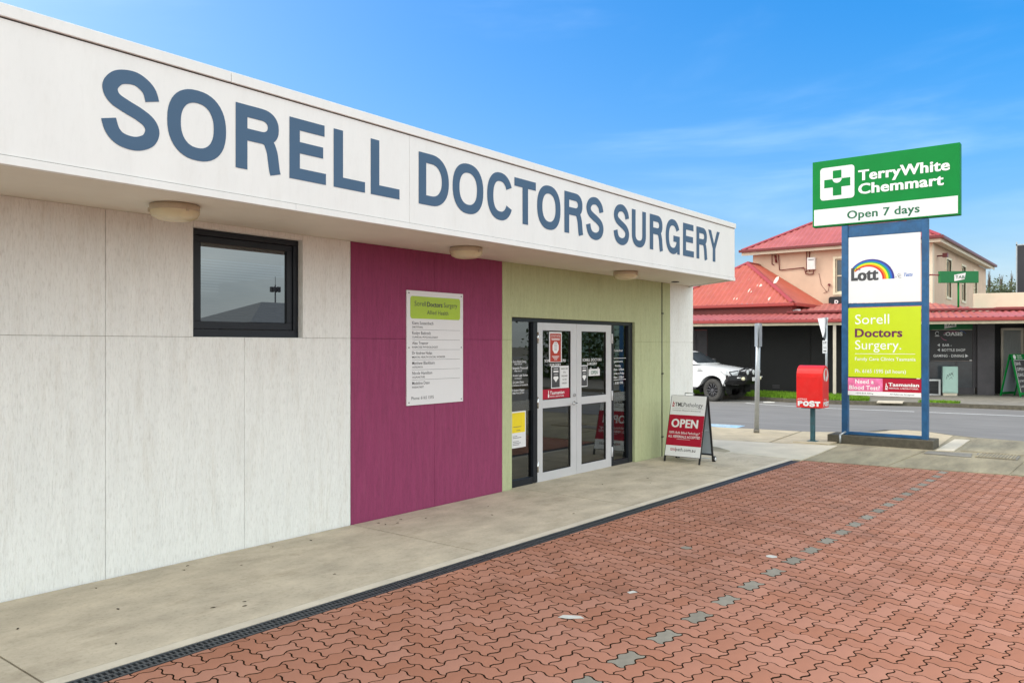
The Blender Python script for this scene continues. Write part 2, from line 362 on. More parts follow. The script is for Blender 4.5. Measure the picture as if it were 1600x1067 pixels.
def cap_shapes(ch, w, h, tx, ty):
    """list of (verts, faces, level)"""
    S = []
    def rect(a, b, c, d, lv=0): S.append(([(a, b), (c, b), (c, d), (a, d)], [(0, 1, 2, 3)], lv))
    if ch == 'E':
        rect(0, 0, tx, h); rect(tx, h - ty, w * .96, h); rect(tx, h * .53 - ty / 2, w * .92, h * .53 + ty / 2); rect(tx, 0, w, ty)
    elif ch == 'L': rect(0, 0, tx, h); rect(tx, 0, w, ty)
    elif ch == 'T': rect(0, h - ty, w, h); rect(w / 2 - tx / 2, 0, w / 2 + tx / 2, h - ty)
    elif ch == 'Y':
        m = w / 2; q = h * .42
        S.append(([(0, h), (m - tx / 2, q), (m, q + ty * .9), (tx * 1.08, h)], [(0, 1, 2, 3)], 0))
        S.append(([(w, h), (w - tx * 1.08, h), (m, q + ty * .9), (m + tx / 2, q)], [(0, 1, 2, 3)], 0))
        S.append(([(m - tx / 2, 0), (m + tx / 2, 0), (m + tx / 2, q), (m, q + ty * .9), (m - tx / 2, q)], [(0, 1, 2, 3, 4)], 0))
    elif ch == 'O':
        o = arc(w / 2, h / 2, w / 2, h / 2 + ty * .08, 0, 360, 44); i = arc(w / 2, h / 2, w / 2 - tx, h / 2 - ty * .92, 0, 360, 44); n = len(o)
        S.append((o + i, [(k, k + 1, n + k + 1, n + k) for k in range(n - 1)], 0))
    elif ch == 'D':
        a = w * .42
        o = [(0, 0), (0, h / 2), (0, h)] + arc(a, h / 2, w - a, h / 2, 90, -90, 22, 2.2) + [(0, 0)]
        i = [(tx, ty), (tx, h / 2), (tx, h - ty)] + arc(a, h / 2, w - a - tx, h / 2 - ty, 90, -90, 22, 2.2) + [(tx, ty)]; n = len(o)
        S.append((o + i, [(k, k + 1, n + k + 1, n + k) for k in range(n - 1)], 0))
    elif ch in 'CG':
        p = arc(w / 2, h / 2, w / 2 - tx / 2, h / 2 - ty * .42, 26, 334 if ch == 'C' else 340, 44)
        S.append((*ribbon(p, tx, ty), 0))
        if ch == 'G':
            rect(w * .54, h * .36, w, h * .36 + ty * .95, 1); rect(w - tx * .85, 0, w, h * .36, 1)
    elif ch == 'U':
        p = [(tx / 2, h), (tx / 2, h * .6)] + arc(w / 2, h * .34, w / 2 - tx / 2, h * .34 - ty * .42, 180, 360, 18) + [(w - tx / 2, h * .6), (w - tx / 2, h)]
        S.append((*ribbon(p, tx, ty), 0))
    elif ch == 'S':
        x = lambda t: t * w; y = lambda t: t * h
        p = smooth_path([(x(.865), y(.685)), (x(.80), y(.83)), (x(.64), y(.925)), (x(.48), y(.945)), (x(.28), y(.905)), (x(.155), y(.80)), (x(.14), y(.70)), (x(.22), y(.605)), (x(.42), y(.53)), (x(.62), y(.47)), (x(.80), y(.385)), (x(.865), y(.27)), (x(.80), y(.14)), (x(.64), y(.065)), (x(.47), y(.05)), (x(.29), y(.085)), (x(.17), y(.18)), (x(.11), y(.325))], 5)
        S.append((*ribbon(p, tx, ty), 0))
    elif ch in 'RP':
        rect(0, 0, tx, h); b = h * .45; cy = (h + b) / 2; ry = (h - b) / 2
        a = w * .56; r = (w * .96 if ch == 'R' else w) - a
        o = [(tx, h)] + arc(a, cy, r, ry, 90, -90, 18, 2.3) + [(tx, b)]; i = [(tx, h - ty)] + arc(a, cy, r - tx, ry - ty, 90, -90, 18, 2.3) + [(tx, b + ty)]; n = len(o)
        S.append((o + i, [(k, k + 1, n + k + 1, n + k) for k in range(n - 1)], 0))
        if ch == 'R':
            p = smooth_path([(w * .5, b + ty * .5), (w * .70, b + ty * .3), (w * .80, h * .36), (w * .835, h * .20), (w * .86, h * .07), (w * .885, 0)], 4)
            S.append((*ribbon(p, tx, ty * .9), 1))
    return S
def cap_letter(mb, ch, O, U, V, Nn, u, v, w, h, tx, ty):
    O, U, V, Nn = Vector(O), Vector(U), Vector(V), Vector(Nn)
    for vs, fs, lv in cap_shapes(ch, w, h, tx, ty):
        mb.add([tuple(O + U * (u + p[0]) + V * (v + p[1]) - Nn * (.0006 * lv)) for p in vs], fs)
    return mb
def sheet(mb, x0, x1, y0, y1, z, zf=None, nx=None, ny=1, th=.05):
    """slab whose top follows height function z(x, y)"""
    nx = nx or max(1, int((x1 - x0) / 1.5))
    T = []
    for i in range(nx + 1):
        for j in range(ny + 1):
            x = x0 + (x1 - x0) * i / nx; y = y0 + (y1 - y0) * j / ny; T.append((x, y, z(x, y)))
    k = ny + 1; fs = [(i * k + j, (i + 1) * k + j, (i + 1) * k + j + 1, i * k + j + 1) for i in range(nx) for j in range(ny)]
    mb.add(T, fs)
    rim = [i * k for i in range(nx + 1)] + [nx * k + j for j in range(1, k)] + [i * k + ny for i in range(nx - 1, -1, -1)] + [j for j in range(ny - 1, 0, -1)]
    b = len(mb.v) - len(T)
    top = [mb.v[b + q] for q in rim]; n = len(top)
    mb.add(top + [(p[0], p[1], p[2] - th) for p in top], [(i, (i + 1) % n, n + (i + 1) % n, n + i) for i in range(n)])
    return mb
def polysheet(mb, pts, z, th=.06):
    n = len(pts); t = [(x, y, z(x, y)) for x, y in pts]
    mb.add(t, [tuple(range(n))]); mb.add(t + [(p[0], p[1], p[2] - th) for p in t], [(i, (i + 1) % n, n + (i + 1) % n, n + i) for i in range(n)])
    return mb
# ================================================================== THE SETTING
# base ground to the horizon
o = MB().quad((-600, -600, -.50), (900, -600, -.50), (900, 600, -.50), (-600, 600, -.50)).build('ground', 'earth'); tag(o, 'bare ground around the streets and buildings', kind='structure')
# the road
NK = [(17.0, 80), (17.1, 12), (17.1, 8.1), (16.95, 7.4), (17.0, 6.57), (17.15, 5.69), (17.55, 4.9), (18.1, 4.5), (18.6, 4.3), (18.9, 3.95), (18.8, 3.5), (18.4, 2.98), (18.15, 2.5), (18.05, 1.74), (18.0, 0), (18.0, -70)]
FK = [(27.8, -70), (27.8, 0), (27.75, 2.7), (27.65, 5.8), (27.55, 7.8), (27.9, 9.6), (28.7, 11.4), (29.5, 13.3), (30.0, 16), (30.3, 24), (30.5, 80)]
ys = [-70, -40, -20, -8, -3, 0, 1, 2, 3, 4, 5, 6, 7, 8, 9, 10, 12, 14, 18, 26, 50, 80]
mb = MB(); xs = [16.2, 17.5, 19, 21, 23, 25, 27, 28.5, 30, 31.2]
V = [(x, y, ZR(x, y)) for y in ys for x in xs]; k = len(xs)
mb.add(V, [(j * k + i, j * k + i + 1, (j + 1) * k + i + 1, (j + 1) * k + i) for j in range(len(ys) - 1) for i in range(k - 1)])
road = mb.build('road', 'asphalt'); tag(road, 'grey asphalt road crossing behind the tall sign', kind='structure')
def strip(mb, pts, w, z, dz=.004):
    for (a, b) in zip(pts[:-1], pts[1:]):
        d = Vector((b[0] - a[0], b[1] - a[1])).normalized(); n = Vector((-d.y, d.x)) * w / 2
        q = [(a[0] - n.x, a[1] - n.y), (b[0] - n.x, b[1] - n.y), (b[0] + n.x, b[1] + n.y), (a[0] + n.x, a[1] + n.y)]
        mb.add([(x, y, z(x, y) + dz) for x, y in q], [(0, 1, 2, 3)])
mb = MB(); strip(mb, [(27.0, 10.8), (26.6, 10.3), (25.9, 8.75), (25.5, 7.4), (25.33, 5.6), (25.35, 3.9), (25.5, 2.4), (25.7, -1), (26, -20)], .12, ZR)
mb.build('edge_line', 'road_paint', road)
mb = MB()
mb.quad(*[(x, y, ZR(x, y) + .004) for x, y in [(17.45, 8.6), (18.2, 8.6), (18.35, 7.35), (17.5, 7.3)]]); mb.build('painted_bay', 'blue_paint', road)
mb = MB(); strip(mb, [(17.75, 8.4), (18.05, 7.6)], .10, ZR, .008); strip(mb, [(18.2, 8.5), (18.33, 7.45)], .05, ZR, .008); mb.build('bay_marking', 'road_paint', road)
# near pavement: tan strip + old concrete + light apron, laid in pours
near = MB()
zn = lambda x, y: G(x, y) - .012
pts = [(12.2, -70)] + [(x - .18, y) for x, y in NK[::-1]] + [(12.0, 80)]
# built as strips between x = 12.3 and the kerb so that it follows the fall of the ground
yy = sorted(set([-70, -30, -10, -5] + [i * .5 for i in range(-6, 19)] + [12, 20, 40, 80]))
def nkx(y):
    p = NK[::-1]
    for a, b in zip(p[:-1], p[1:]):
        if a[1] <= y <= b[1]: return a[0] + (b[0] - a[0]) * (y - a[1]) / (b[1] - a[1])
    return 17.5
V = []
for y in yy:
    for t in (0, .2, .45, .7, 1): x = 12.35 + (nkx(y) - .16 - 12.35) * t; V.append((x, y, zn(x, y)))
near.add(V, [(j * 5 + i, j * 5 + i + 1, (j + 1) * 5 + i + 1, (j + 1) * 5 + i) for j in range(len(yy) - 1) for i in range(4)])
pave = near.build('pavement', 'concrete_old'); tag(pave, 'old stained concrete pavement between the red pavers and the road', kind='structure')
kb = MB()
for a, b in zip(NK[:-1], NK[1:]):
    za, zb = ZR(*a), ZR(*b)
    t1, t2 = G(*a) - .008, G(*b) - .008
    kb.add([(a[0] - .16, a[1], t1), (b[0] - .16, b[1], t2), (b[0], b[1], t2 - .01), (a[0], a[1], t1 - .01), (a[0] + .03, a[1], za - .02), (b[0] + .03, b[1], zb - .02)], [(0, 1, 2, 3), (3, 2, 5, 4)])
kb.build('kerb', 'kerb', pave)
# pours of concrete on the pavement, each its own slab with an open joint
def slab(name, mat, pts, parent=pave, dz=.0, label=None):
    o = polysheet(MB(), pts, lambda x, y: G(x, y) + dz, .05).build(name, mat, parent)
    if label: o['label'] = label
    return o
slab('concrete_slab', 'concrete_light', [(12.62, 5.93), (12.62, 4.16), (13.6, 4.19), (14.95, 4.28), (14.62, 5.3), (14.35, 6.30), (13.6, 9.5), (12.9, 9.5)], dz=.002, label='pale new concrete apron beyond the drain')
slab('concrete_slab', 'concrete_tan', [(14.37, 6.31), (14.70, 5.45), (17.02, 5.63), (16.92, 6.57), (16.78, 7.4), (16.9, 9.5), (13.65, 9.5)], dz=-.004, label='tan concrete slab along the kerb')
slab('concrete_slab', 'concrete_tan', [(14.74, 5.4), (14.97, 4.60), (17.6, 4.72), (17.2, 5.2), (17.04, 5.58)], dz=-.005)
slab('concrete_slab', 'concrete_old', [(12.66, 4.12), (12.9, 3.0), (15.2, 2.9), (15.0, 4.24), (13.6, 4.15)], dz=-.003)
slab('concrete_slab', 'concrete_old', [(12.93, 2.97), (13.27, 1.46), (14.75, 1.42), (14.70, 2.86)], dz=-.004)
slab('concrete_slab', 'concrete_old', [(13.29, 1.43), (13.6, -2.0), (15.9, -2.0), (15.85, 1.38)], dz=-.003)
slab('concrete_slab', 'concrete_light', [(15.35, 2.76), (15.42, 2.50), (17.45, 2.55), (17.4, 2.80)], dz=.002, label='narrow whitish concrete infill strip beside the sign plinth')
slab('concrete_slab', 'concrete_old', [(16.3, 2.47), (15.6, 2.42), (15.55, 1.45), (17.8, 1.4), (17.95, 2.5)], dz=-.002)
slab('concrete_slab', 'concrete_tan', [(16.1, 4.55), (16.1, 2.85), (18.15, 2.95), (18.6, 3.5), (18.7, 3.95), (18.4, 4.2)], dz=-.006)
slab('asphalt_patch', 'kerb', [(14.80, 2.84), (14.78, 2.14), (15.28, 2.2), (15.2, 2.84)], dz=.0, label='dark patched trench across the pavement')
gr = MB()
slab('grate_frame', 'kerb', [(14.85, 2.08), (14.86, 1.52), (15.46, 1.53), (15.40, 2.14)], dz=.0)
for i in range(12):
    y = 1.56 + i * .046; gr.box(14.88, y, -.115, 15.42, y + .028, -.094)
gr.box(14.86, 1.53, -.115, 14.88, 2.1, -.092); gr.box(15.42, 1.53, -.115, 15.44, 2.1, -.092)
o = gr.build('pavement_grate', 'concrete_old'); tag(o, 'flat ribbed grate let into the pavement right of the sign plinth', 'grate')

# concrete path under the canopy: slabs, edging, slotted drain
path = MB(); sheet(path, -6, 12.62, 4.10, 6.6, lambda x, y: G(x, y) - .035, nx=12); path = path.build('footpath', 'concrete_dark'); tag(path, 'beige concrete footpath along the building front', kind='structure')
JX = [-5.1, -1.7, 1.715, 5.10, 7.69, 10.3, 12.615]
for a, b in zip(JX[:-1], JX[1:]):
    sheet(MB(), a + .006, b - .006, 4.36, 5.936, G, nx=6, ny=3).build('concrete_slab', 'concrete', path)
    sheet(MB(), a + .005, b - .005, 4.272, 4.356, G, nx=4).build('edging_strip', 'concrete_edge', path)
sheet(MB(), 7.6, 10.56, 5.943, 6.2, G, nx=2).build('door_sill_slab', 'concrete', path)
ch = MB(); sheet(ch, -6, 12.6, 4.13, 4.27, lambda x, y: G(x, y) - .03, nx=10, th=.01)
drain = thing('drain_channel', (1.8, 4.2, 0), 'long dark slotted drain between the concrete path and the red pavers', 'drain')
ch.build('channel_bed', 'channel_dark', drain)
x = -3.0
gmesh = None
while x < 12.5:
    g = MB(); zz = G(x + .25, 4.2)
    if gmesh is None:
        g.box(0, -.066, -.02, .495, -.052, .0); g.box(0, .052, -.02, .495, .066, .0); g.box(0, -.006, -.02, .495, .006, -.001)
        for i in range(16):
            xx = .008 + i * .031
            g.box(xx, .006, -.02, xx + .012, .052, -.002)
            g.box(xx + .014, -.052, -.02, xx + .026, -.006, -.002)
        gmesh = g.build('drain_grate', 'grate_dark'); go = gmesh
    else: go = gmesh.copy(); col.objects.link(go)
    go.parent = drain; go.location = (x - 1.8, 0, G(x, 4.2) - .001)
    go.rotation_euler = (0, math.atan2(-(G(x + .5, 4.2) - G(x, 4.2)), .5), 0)
    x += .5

# interlocking red pavers in herringbone
court = MB(); sheet(court, -4.5, 13.6, -6.5, 4.135, lambda x, y: G(x, y) - .014, nx=14, ny=8, th=.02); court = court.build('paved_court', 'paver_joint'); tag(court, 'forecourt of interlocking red pavers', kind='structure')
W = .1125; X0, Y0 = 4.30 - W, 2.22 - W / 2
AMP = .12
def wave(t):                                         # zigzag displacement along one unit edge
    P = [(0, 0), (.17, 1), (.36, .8), (.64, -.8), (.83, -1), (1, 0)]
    for a, b in zip(P[:-1], P[1:]):
        if a[0] <= t <= b[0]: return a[1] + (b[1] - a[1]) * (t - a[0]) / (b[0] - a[0])
    return 0
TS = (0, .17, .36, .64, .83)
def paver_outline():
    """brick over cells (0,0),(1,0) in units of W, counter-clockwise"""
    p = []
    for s in (0, 1): p += [(s + t, AMP * wave(t)) for t in TS]
    p += [(2 - AMP * wave(t), t) for t in TS]
    for s in (2, 1): p += [(s - t, 1 + AMP * wave(1 - t)) for t in TS]
    p += [(0 - AMP * wave(1 - t), 1 - t) for t in TS]
    return p
PO = paver_outline()
cxm, cym = 1.0, .5
def ring(scale_off):
    out = []
    n = len(PO)
    for i in range(n):
        a = PO[i - 1]; b = PO[(i + 1) % n]; dx, dy = b[0] - a[0], b[1] - a[1]; q = math.hypot(dx, dy)
        out.append((PO[i][0] - dy / q * scale_off, PO[i][1] + dx / q * scale_off))
    return out
R1 = ring(.036); R2 = ring(.042)
def paver_local(vert):
    """top + arris vertices relative to the centre, metres"""
    f = (lambda q: ((q[0] - cxm) * W, (q[1] - cym) * W)) if not vert else (lambda q: (-(q[1] - cym) * W, (q[0] - cxm) * W))
    return [f(q) for q in R1], [f(q) for q in R2]
PL = {0: paver_local(0), 1: paver_local(1)}
n = len(PO)
PF = [tuple(range(n, 2 * n))] + [(i, (i + 1) % n, n + (i + 1) % n, n + i) for i in range(n)]
fwd = Vector((math.cos(R(YAW)), math.sin(R(YAW)))); rgt = Vector((math.sin(R(YAW)), -math.cos(R(YAW))))
cand = []
def xend(y): return 12.60 + (4.05 - y) * .225
for j in range(-78, 20):
    for i in range(-72, 92):
        kk = (i - j) % 4
        if kk == 0: c = (X0 + (i + 1) * W, Y0 + (j + .5) * W); v = 0; hw = (W, W / 2)
        elif kk == 2: c = (X0 + (i + .5) * W, Y0 + j * W); v = 1; hw = (W / 2, W)
        else: continue
        if c[1] - hw[1] > 4.10 or c[0] > xend(c[1]) + .05 or c[1] < -6.3: continue
        grey = (v == 0 and j == 0)
        dpt = c[0] * fwd.x + c[1] * fwd.y; lat = (c[0] * rgt.x + c[1] * rgt.y) / max(dpt, .01)
        vis = dpt > .5 and abs(lat) < .66 and 1.7 / dpt < .44
        cand.append((0 if vis else 1, dpt, c, v, grey))
cand.sort(key=lambda q: (q[0], q[1]))
pm_mesh = {}
stuff = MB()
for idx, (nv, dpt, c, v, grey) in enumerate(cand):
    dz = random.uniform(-.0012, .0012); tx = random.uniform(-.01, .01); ty = random.uniform(-.01, .01); rz = random.uniform(-.012, .012)
    edge = c[1] + W > 4.12 or c[0] + W > xend(c[1])
    if idx < 300 and not nv and not edge:
        key = (v, grey)
        if key not in pm_mesh:
            a, b = PL[v]; m = MB().add([(x, y, -.012) for x, y in a] + [(x, y, 0) for x, y in b], PF); m.m = [0] + [1] * n
            o = m.build('paver', ['paver_grey' if grey else 'paver_red', 'paver_joint'], court, fix=False); pm_mesh[key] = o.data
        else: o = bpy.data.objects.new('paver', pm_mesh[key]); col.objects.link(o); o.parent = court
        o.location = (c[0], c[1], G(*c) + dz); o.rotation_euler = (tx * .3, .009 + ty * .3, rz)
        if grey: o['label'] = 'grey paver in the single grey row'
    else:
        a, b = PL[v]; ca, sa = math.cos(rz), math.sin(rz)
        vs = []
        for q, h in [(p, -.012) for p in a] + [(p, 0) for p in b]:
            x = c[0] + q[0] * ca - q[1] * sa; y = min(c[1] + q[0] * sa + q[1] * ca, 4.124 - (0 if h < 0 else .004)); x = min(x, xend(y) - (0 if h < 0 else .004))
            vs.append((x, y, G(x, y) + h + dz + (q[0] * ty - q[1] * tx) * .3))
        stuff.add(vs, PF); stuff.m[-n - 1:] = [1 if grey else 0] + [2] * n
so = stuff.build('paver_field', ['paver_red', 'paver_grey', 'paver_joint'], court, fix=False); so['kind'] = 'stuff'

# far side: grass verge, footpath, kerb with drain slot
far = MB(); V = []
fy = [-70, -30, -10, 0, 2, 4, 5, 6, 7, 8, 9, 10, 11, 12, 13, 14, 16, 20, 30, 80]
def fkx(y):
    for a, b in zip(FK[:-1], FK[1:]):
        if a[1] <= y <= b[1]: return a[0] + (b[0] - a[0]) * (y - a[1]) / (b[1] - a[1])
for y in fy:
    for x in (fkx(y) + .14, 32, 36, 60, 200): V.append((x, y, ZF(min(x, 32), y)))
far.add(V, [(j * 5 + i, j * 5 + i + 1, (j + 1) * 5 + i + 1, (j + 1) * 5 + i) for j in range(len(fy) - 1) for i in range(4)])
farp = far.build('far_footpath', 'kerb'); tag(farp, 'grey footpath in front of the red roofed hotel across the road', kind='structure')
kb = MB()
for a, b in zip(FK[:-1], FK[1:]):
    za, zb = ZR(*a), ZR(*b)
    kb.cm = 0
    kb.add([(a[0], a[1], za - .02), (b[0], b[1], zb - .02), (b[0] + .03, b[1], zb + .125), (a[0] + .03, a[1], za + .125), (a[0] + .16, a[1], za + .128), (b[0] + .16, b[1], zb + .128)], [(0, 1, 2, 3), (3, 2, 5, 4)])
kb.build('kerb', 'concrete_dark', farp)
mb = MB(); mb.add([(27.50, 6.65, -.145), (27.60, 5.90, -.135), (27.60, 5.90, -.09), (27.50, 6.65, -.10), (27.85, 6.68, -.085), (27.95, 5.92, -.075)], [(0, 1, 2, 3), (3, 2, 5, 4)])
mb.build('drain_inlet', 'concrete_edge', farp)
vg = MB(); V = []
gy = [7.1 + i * .5 for i in range(0, 22)] + [20, 26]
for y in gy:
    a = fkx(y) + .22; w = min(1, (y - 7.0) / .8); b = min(a + 2.6 * w + .05, 32.2)
    for t in (0, .5, 1): x = a + (b - a) * t; V.append((x, y, ZF(x, y) + .02))
vg.add(V, [(j * 3 + i, j * 3 + i + 1, (j + 1) * 3 + i + 1, (j + 1) * 3 + i) for j in range(len(gy) - 1) for i in range(2)])
verge = vg.build('grass_verge', 'soil'); tag(verge, 'strip of soil under the roadside grass', kind='structure')
gb = MB()
def blades(cnt, y0, y1, wmax, hh):
    for _ in range(cnt):
        y = random.uniform(y0, y1); a = fkx(y) + .2
        wd = min(wmax, (2.6 if y > 7.1 else .8) * min(1, max(.15, abs(y - 6.9) / .8)))
        x = a + random.random() * wd; h = hh * random.uniform(.5, 1.3); w = .012 + random.random() * .012; an = random.random() * 3.14
        dx, dy = math.cos(an) * w, math.sin(an) * w; lx, ly = random.uniform(-.04, .04), random.uniform(-.04, .04); z = ZF(x, y)
        gb.add([(x - dx, y - dy, z), (x + dx, y + dy, z), (x + lx, y + ly, z + h)], [(0, 1, 2)])
blades(26000, 7.0, 17, 2.6, .12); blades(900, 4.4, 5.5, .45, .08)
o = gb.build('verge_grass', 'grass', fix=False); tag(o, 'bright green grass growing on the verge across the road', 'grass', kind='stuff')
# ================================================================== THE CLINIC BUILDING
YW = 5.95; SZ = 2.70
clinic = thing('clinic_building', (7.0, 5.95, 0), 'low white clinic building with a long lettered fascia and magenta and green wall panels', 'building')
for mt__, x0, x1, z0, z1 in (('joint_white', -4.6, 3.455, -.25, 2.69), ('joint_white', 3.455, 4.53, -.25, 1.76), ('joint_white', 3.455, 4.53, 2.66, 2.69), ('joint_white', 4.53, 5.082, -.25, 2.69), ('joint_magenta', 5.082, 7.401, -.25, 2.69), ('joint_green', 7.401, 7.578, -.25, 2.69), ('joint_green', 7.578, 10.583, 2.055, 2.69), ('joint_green', 10.583, 11.425, -.25, 2.69), ('seal_black', 11.425, 11.455, -.25, 2.69), ('joint_green', 11.455, 11.72, -.25, 2.69), ('joint_white', 11.72, 12.5, -.25, 2.69)):
    bx('backing_wall', mt__, clinic, x0, 5.962 if mt__ != 'seal_black' else 5.98, z0, x1, 6.14, z1)
def panel(mat, x0, x1, z0, z1, y=YW):
    g = .0015
    return bx('wall_panel', mat, clinic, x0 + g, y, z0 + g, x1 - g, 5.9612, z1 - g, bevel=.0015)
HZ = 1.77
c0 = [2.77 + 1.155 * k for k in range(-6, 1)]
for a, b in zip(c0[:-1], c0[1:]): panel('render_white', a, b, -.25, HZ); panel('render_white', a, b, HZ, SZ)
panel('render_white', 2.77, 3.925, -.25, HZ); panel('render_white', 3.925, 5.08, -.25, HZ)
panel('render_white', 2.77, 3.46, HZ, SZ); panel('render_white', 4.523, 5.08, HZ, SZ); panel('render_white', 3.46, 4.523, 2.652, SZ)
for a, b in ((5.085, 6.245), (6.245, 7.40)): panel('render_magenta', a, b, -.25, HZ); panel('render_magenta', a, b, HZ, SZ)
panel('render_green', 7.402, 7.588, -.25, HZ); panel('render_green', 7.402, 7.588, HZ, SZ)
for a, b in ((7.588, 8.53), (8.53, 9.60), (9.60, 10.574)): panel('render_green', a, b, 2.046, SZ)
for a, b in ((10.574, 10.76), (10.76, 11.425)): panel('render_green', a, b, -.25, 1.755); panel('render_green', a, b, 1.755, SZ)
panel('render_green', 11.456, 11.72, -.25, 1.755); panel('render_green', 11.456, 11.72, 1.755, SZ)
panel('render_white', 11.72, 12.56, -.25, 1.755); panel('render_white', 11.72, 12.56, 1.755, SZ)
bx('end_wall', 'render_white', clinic, 12.40, 5.99, -.25, 12.555, 14, 2.69); bx('end_wall', 'render_white', clinic, -4.6, 6.15, -.25, -4.45, 14, 2.69)
bx('rear_wall', 'render_white', clinic, -4.45, 13.85, -.25, 12.4, 14, 2.69)
mb = MB(); mb.cyl((11.44, 5.955, -.05), (11.44, 5.955, 2.70), .011, 8); mb.build('conduit', 'black_paint', clinic)
mb = MB()
for z in (.25, 1.25, 2.2): mb.box(11.415, 5.93, z, 11.465, 5.98, z + .018)
mb.build('pipe_saddle', 'black_paint', clinic)
# soffit sheets with open joints, fascia panels, capping and bottom trim
YF = 4.82; FE = 11.61
sx = [-4.6, -3.33, -.93, 1.47, 3.87, 6.27, 8.67, 11.07]
for a, b in zip(sx[:-1], sx[1:]): bx('soffit_panel', 'soffit_white', clinic, a + .002, YF + .035, SZ, b - .002, 6.02, SZ + .012)
MB().prism([(11.072, YF + .035), (FE - .02, YF + .035), (12.60, 6.02), (11.072, 6.02)], 2, SZ, SZ + .012).build('soffit_panel', 'soffit_white', clinic)
fx = [-4.6, -2.09, 1.33, 4.754, 8.17, FE]
for a, b in zip(fx[:-1], fx[1:]): bx('fascia_panel', 'fascia_white', clinic, a + .0012, YF, 2.7305, b - .0012, YF + .03, 3.462, bevel=.001)
fas = MB()
fas.prism([(FE, YF + .03), (FE - .02, YF + .031), (12.9, 6.62), (12.93, 6.62)], 2, 2.68, 3.46); fas.build('fascia_return', 'fascia_white', clinic)
cap = [-4.6, -.35, 3.07, 6.49, 9.9, FE + .02]
for a, b in zip(cap[:-1], cap[1:]):
    mb = MB(); mb.box(a + .0015, YF - .016, 3.470, b - .0015, YF + .16, 3.542); mb.build('capping', 'fascia_white', clinic, bevel=.004)
bx('shadow_gap', 'seal_black', clinic, -4.6, YF + .004, 3.460, FE, YF + .028, 3.4705)
bx('shadow_gap', 'joint_grey', clinic, -4.6, YF + .006, 2.725, FE, YF + .028, 2.7315)
tr = [-4.6, .4, 3.6, 6.78, 9.9, FE + .008]
for a, b in zip(tr[:-1], tr[1:]): bx('bottom_trim', 'fascia_white', clinic, a + .001, YF - .008, 2.678, b - .001, YF + .034, 2.726, bevel=.002)
mb = MB(); mb.prism([(-4.6, YF + .04), (FE, YF + .04), (12.95, 6.6), (12.95, 14), (-4.6, 14)], 2, 3.36, 3.40); mb.build('roof', 'galv', clinic)
LET = [('S', 2.222, 2.577), ('O', 2.625, 3.038), ('R', 3.11, 3.47), ('E', 3.546, 3.875), ('L', 3.948, 4.261), ('L', 4.321, 4.636), ('D', 4.86, 5.237), ('O', 5.287, 5.711), ('C', 5.767, 6.157), ('T', 6.183, 6.537), ('O', 6.559, 6.976), ('R', 7.049, 7.415), ('S', 7.476, 7.843), ('S', 8.066, 8.426), ('U', 8.488, 8.838), ('R', 8.937, 9.29), ('G', 9.366, 9.769), ('E', 9.864, 10.197), ('R', 10.278, 10.632), ('Y', 10.662, 11.058)]
for ch_, a, b in LET:
    m = MB(); cap_letter(m, ch_, (a, YF - .0025, 2.907), (1, 0, 0), (0, 0, 1), (0, -1, 0), 0, 0, b - a, .443, .091, .083)
    m.build('letter', 'letter_blue', clinic, fix=False)
# stains: small dark flecks on the fascia
# window
win = MB(); fy = 6.012
win.box(3.462, fy, 1.772, 4.521, fy + .07, 1.835); win.box(3.462, fy, 2.600, 4.521, fy + .07, 2.650); win.box(3.462, fy, 1.835, 3.515, fy + .07, 2.600); win.box(4.468, fy, 1.835, 4.521, fy + .07, 2.600)
wf = win.build('window', 'frame_black', clinic, bevel=.003)
sa = MB(); s0 = fy + .016
for q in ((3.517, 1.838, 4.466, 1.900), (3.517, 2.545, 4.466, 2.598), (3.517, 1.900, 3.572, 2.545), (4.411, 1.900, 4.466, 2.545)): sa.box(q[0], s0, q[1], q[2], s0 + .045, q[3])
sa.build('sash', 'frame_black', wf, bevel=.003)
MB().quad((3.572, s0 + .02, 1.900), (4.411, s0 + .02, 1.900), (4.411, s0 + .02, 2.545), (3.572, s0 + .02, 2.545)).build('pane', 'window_glass', wf)
bl = MB()
for i in range(26): bl.add([(3.58, s0 + .06, 1.90 + i * .0235), (4.40, s0 + .06, 1.90 + i * .0235), (4.40, s0 + .078, 1.914 + i * .0235), (3.58, s0 + .078, 1.914 + i * .0235)], [(0, 1, 2, 3)])
bl.box(3.58, s0 + .055, 2.52, 4.40, s0 + .085, 2.545); bl.build('venetian_blind', 'house_grey', wf)
MB().box(3.458, 5.9605, 1.765, 4.525, 6.08, 1.7705).build('window_sill', 'render_white', clinic)
mb = MB(); mb.box(4.5225, 5.9605, 1.772, 4.529, 6.085, 2.65); mb.box(3.455, 5.9605, 1.772, 3.4608, 6.085, 2.65); mb.box(3.455, 5.9605, 2.651, 4.529, 6.085, 2.658); mb.build('window_reveal', 'render_white', clinic)
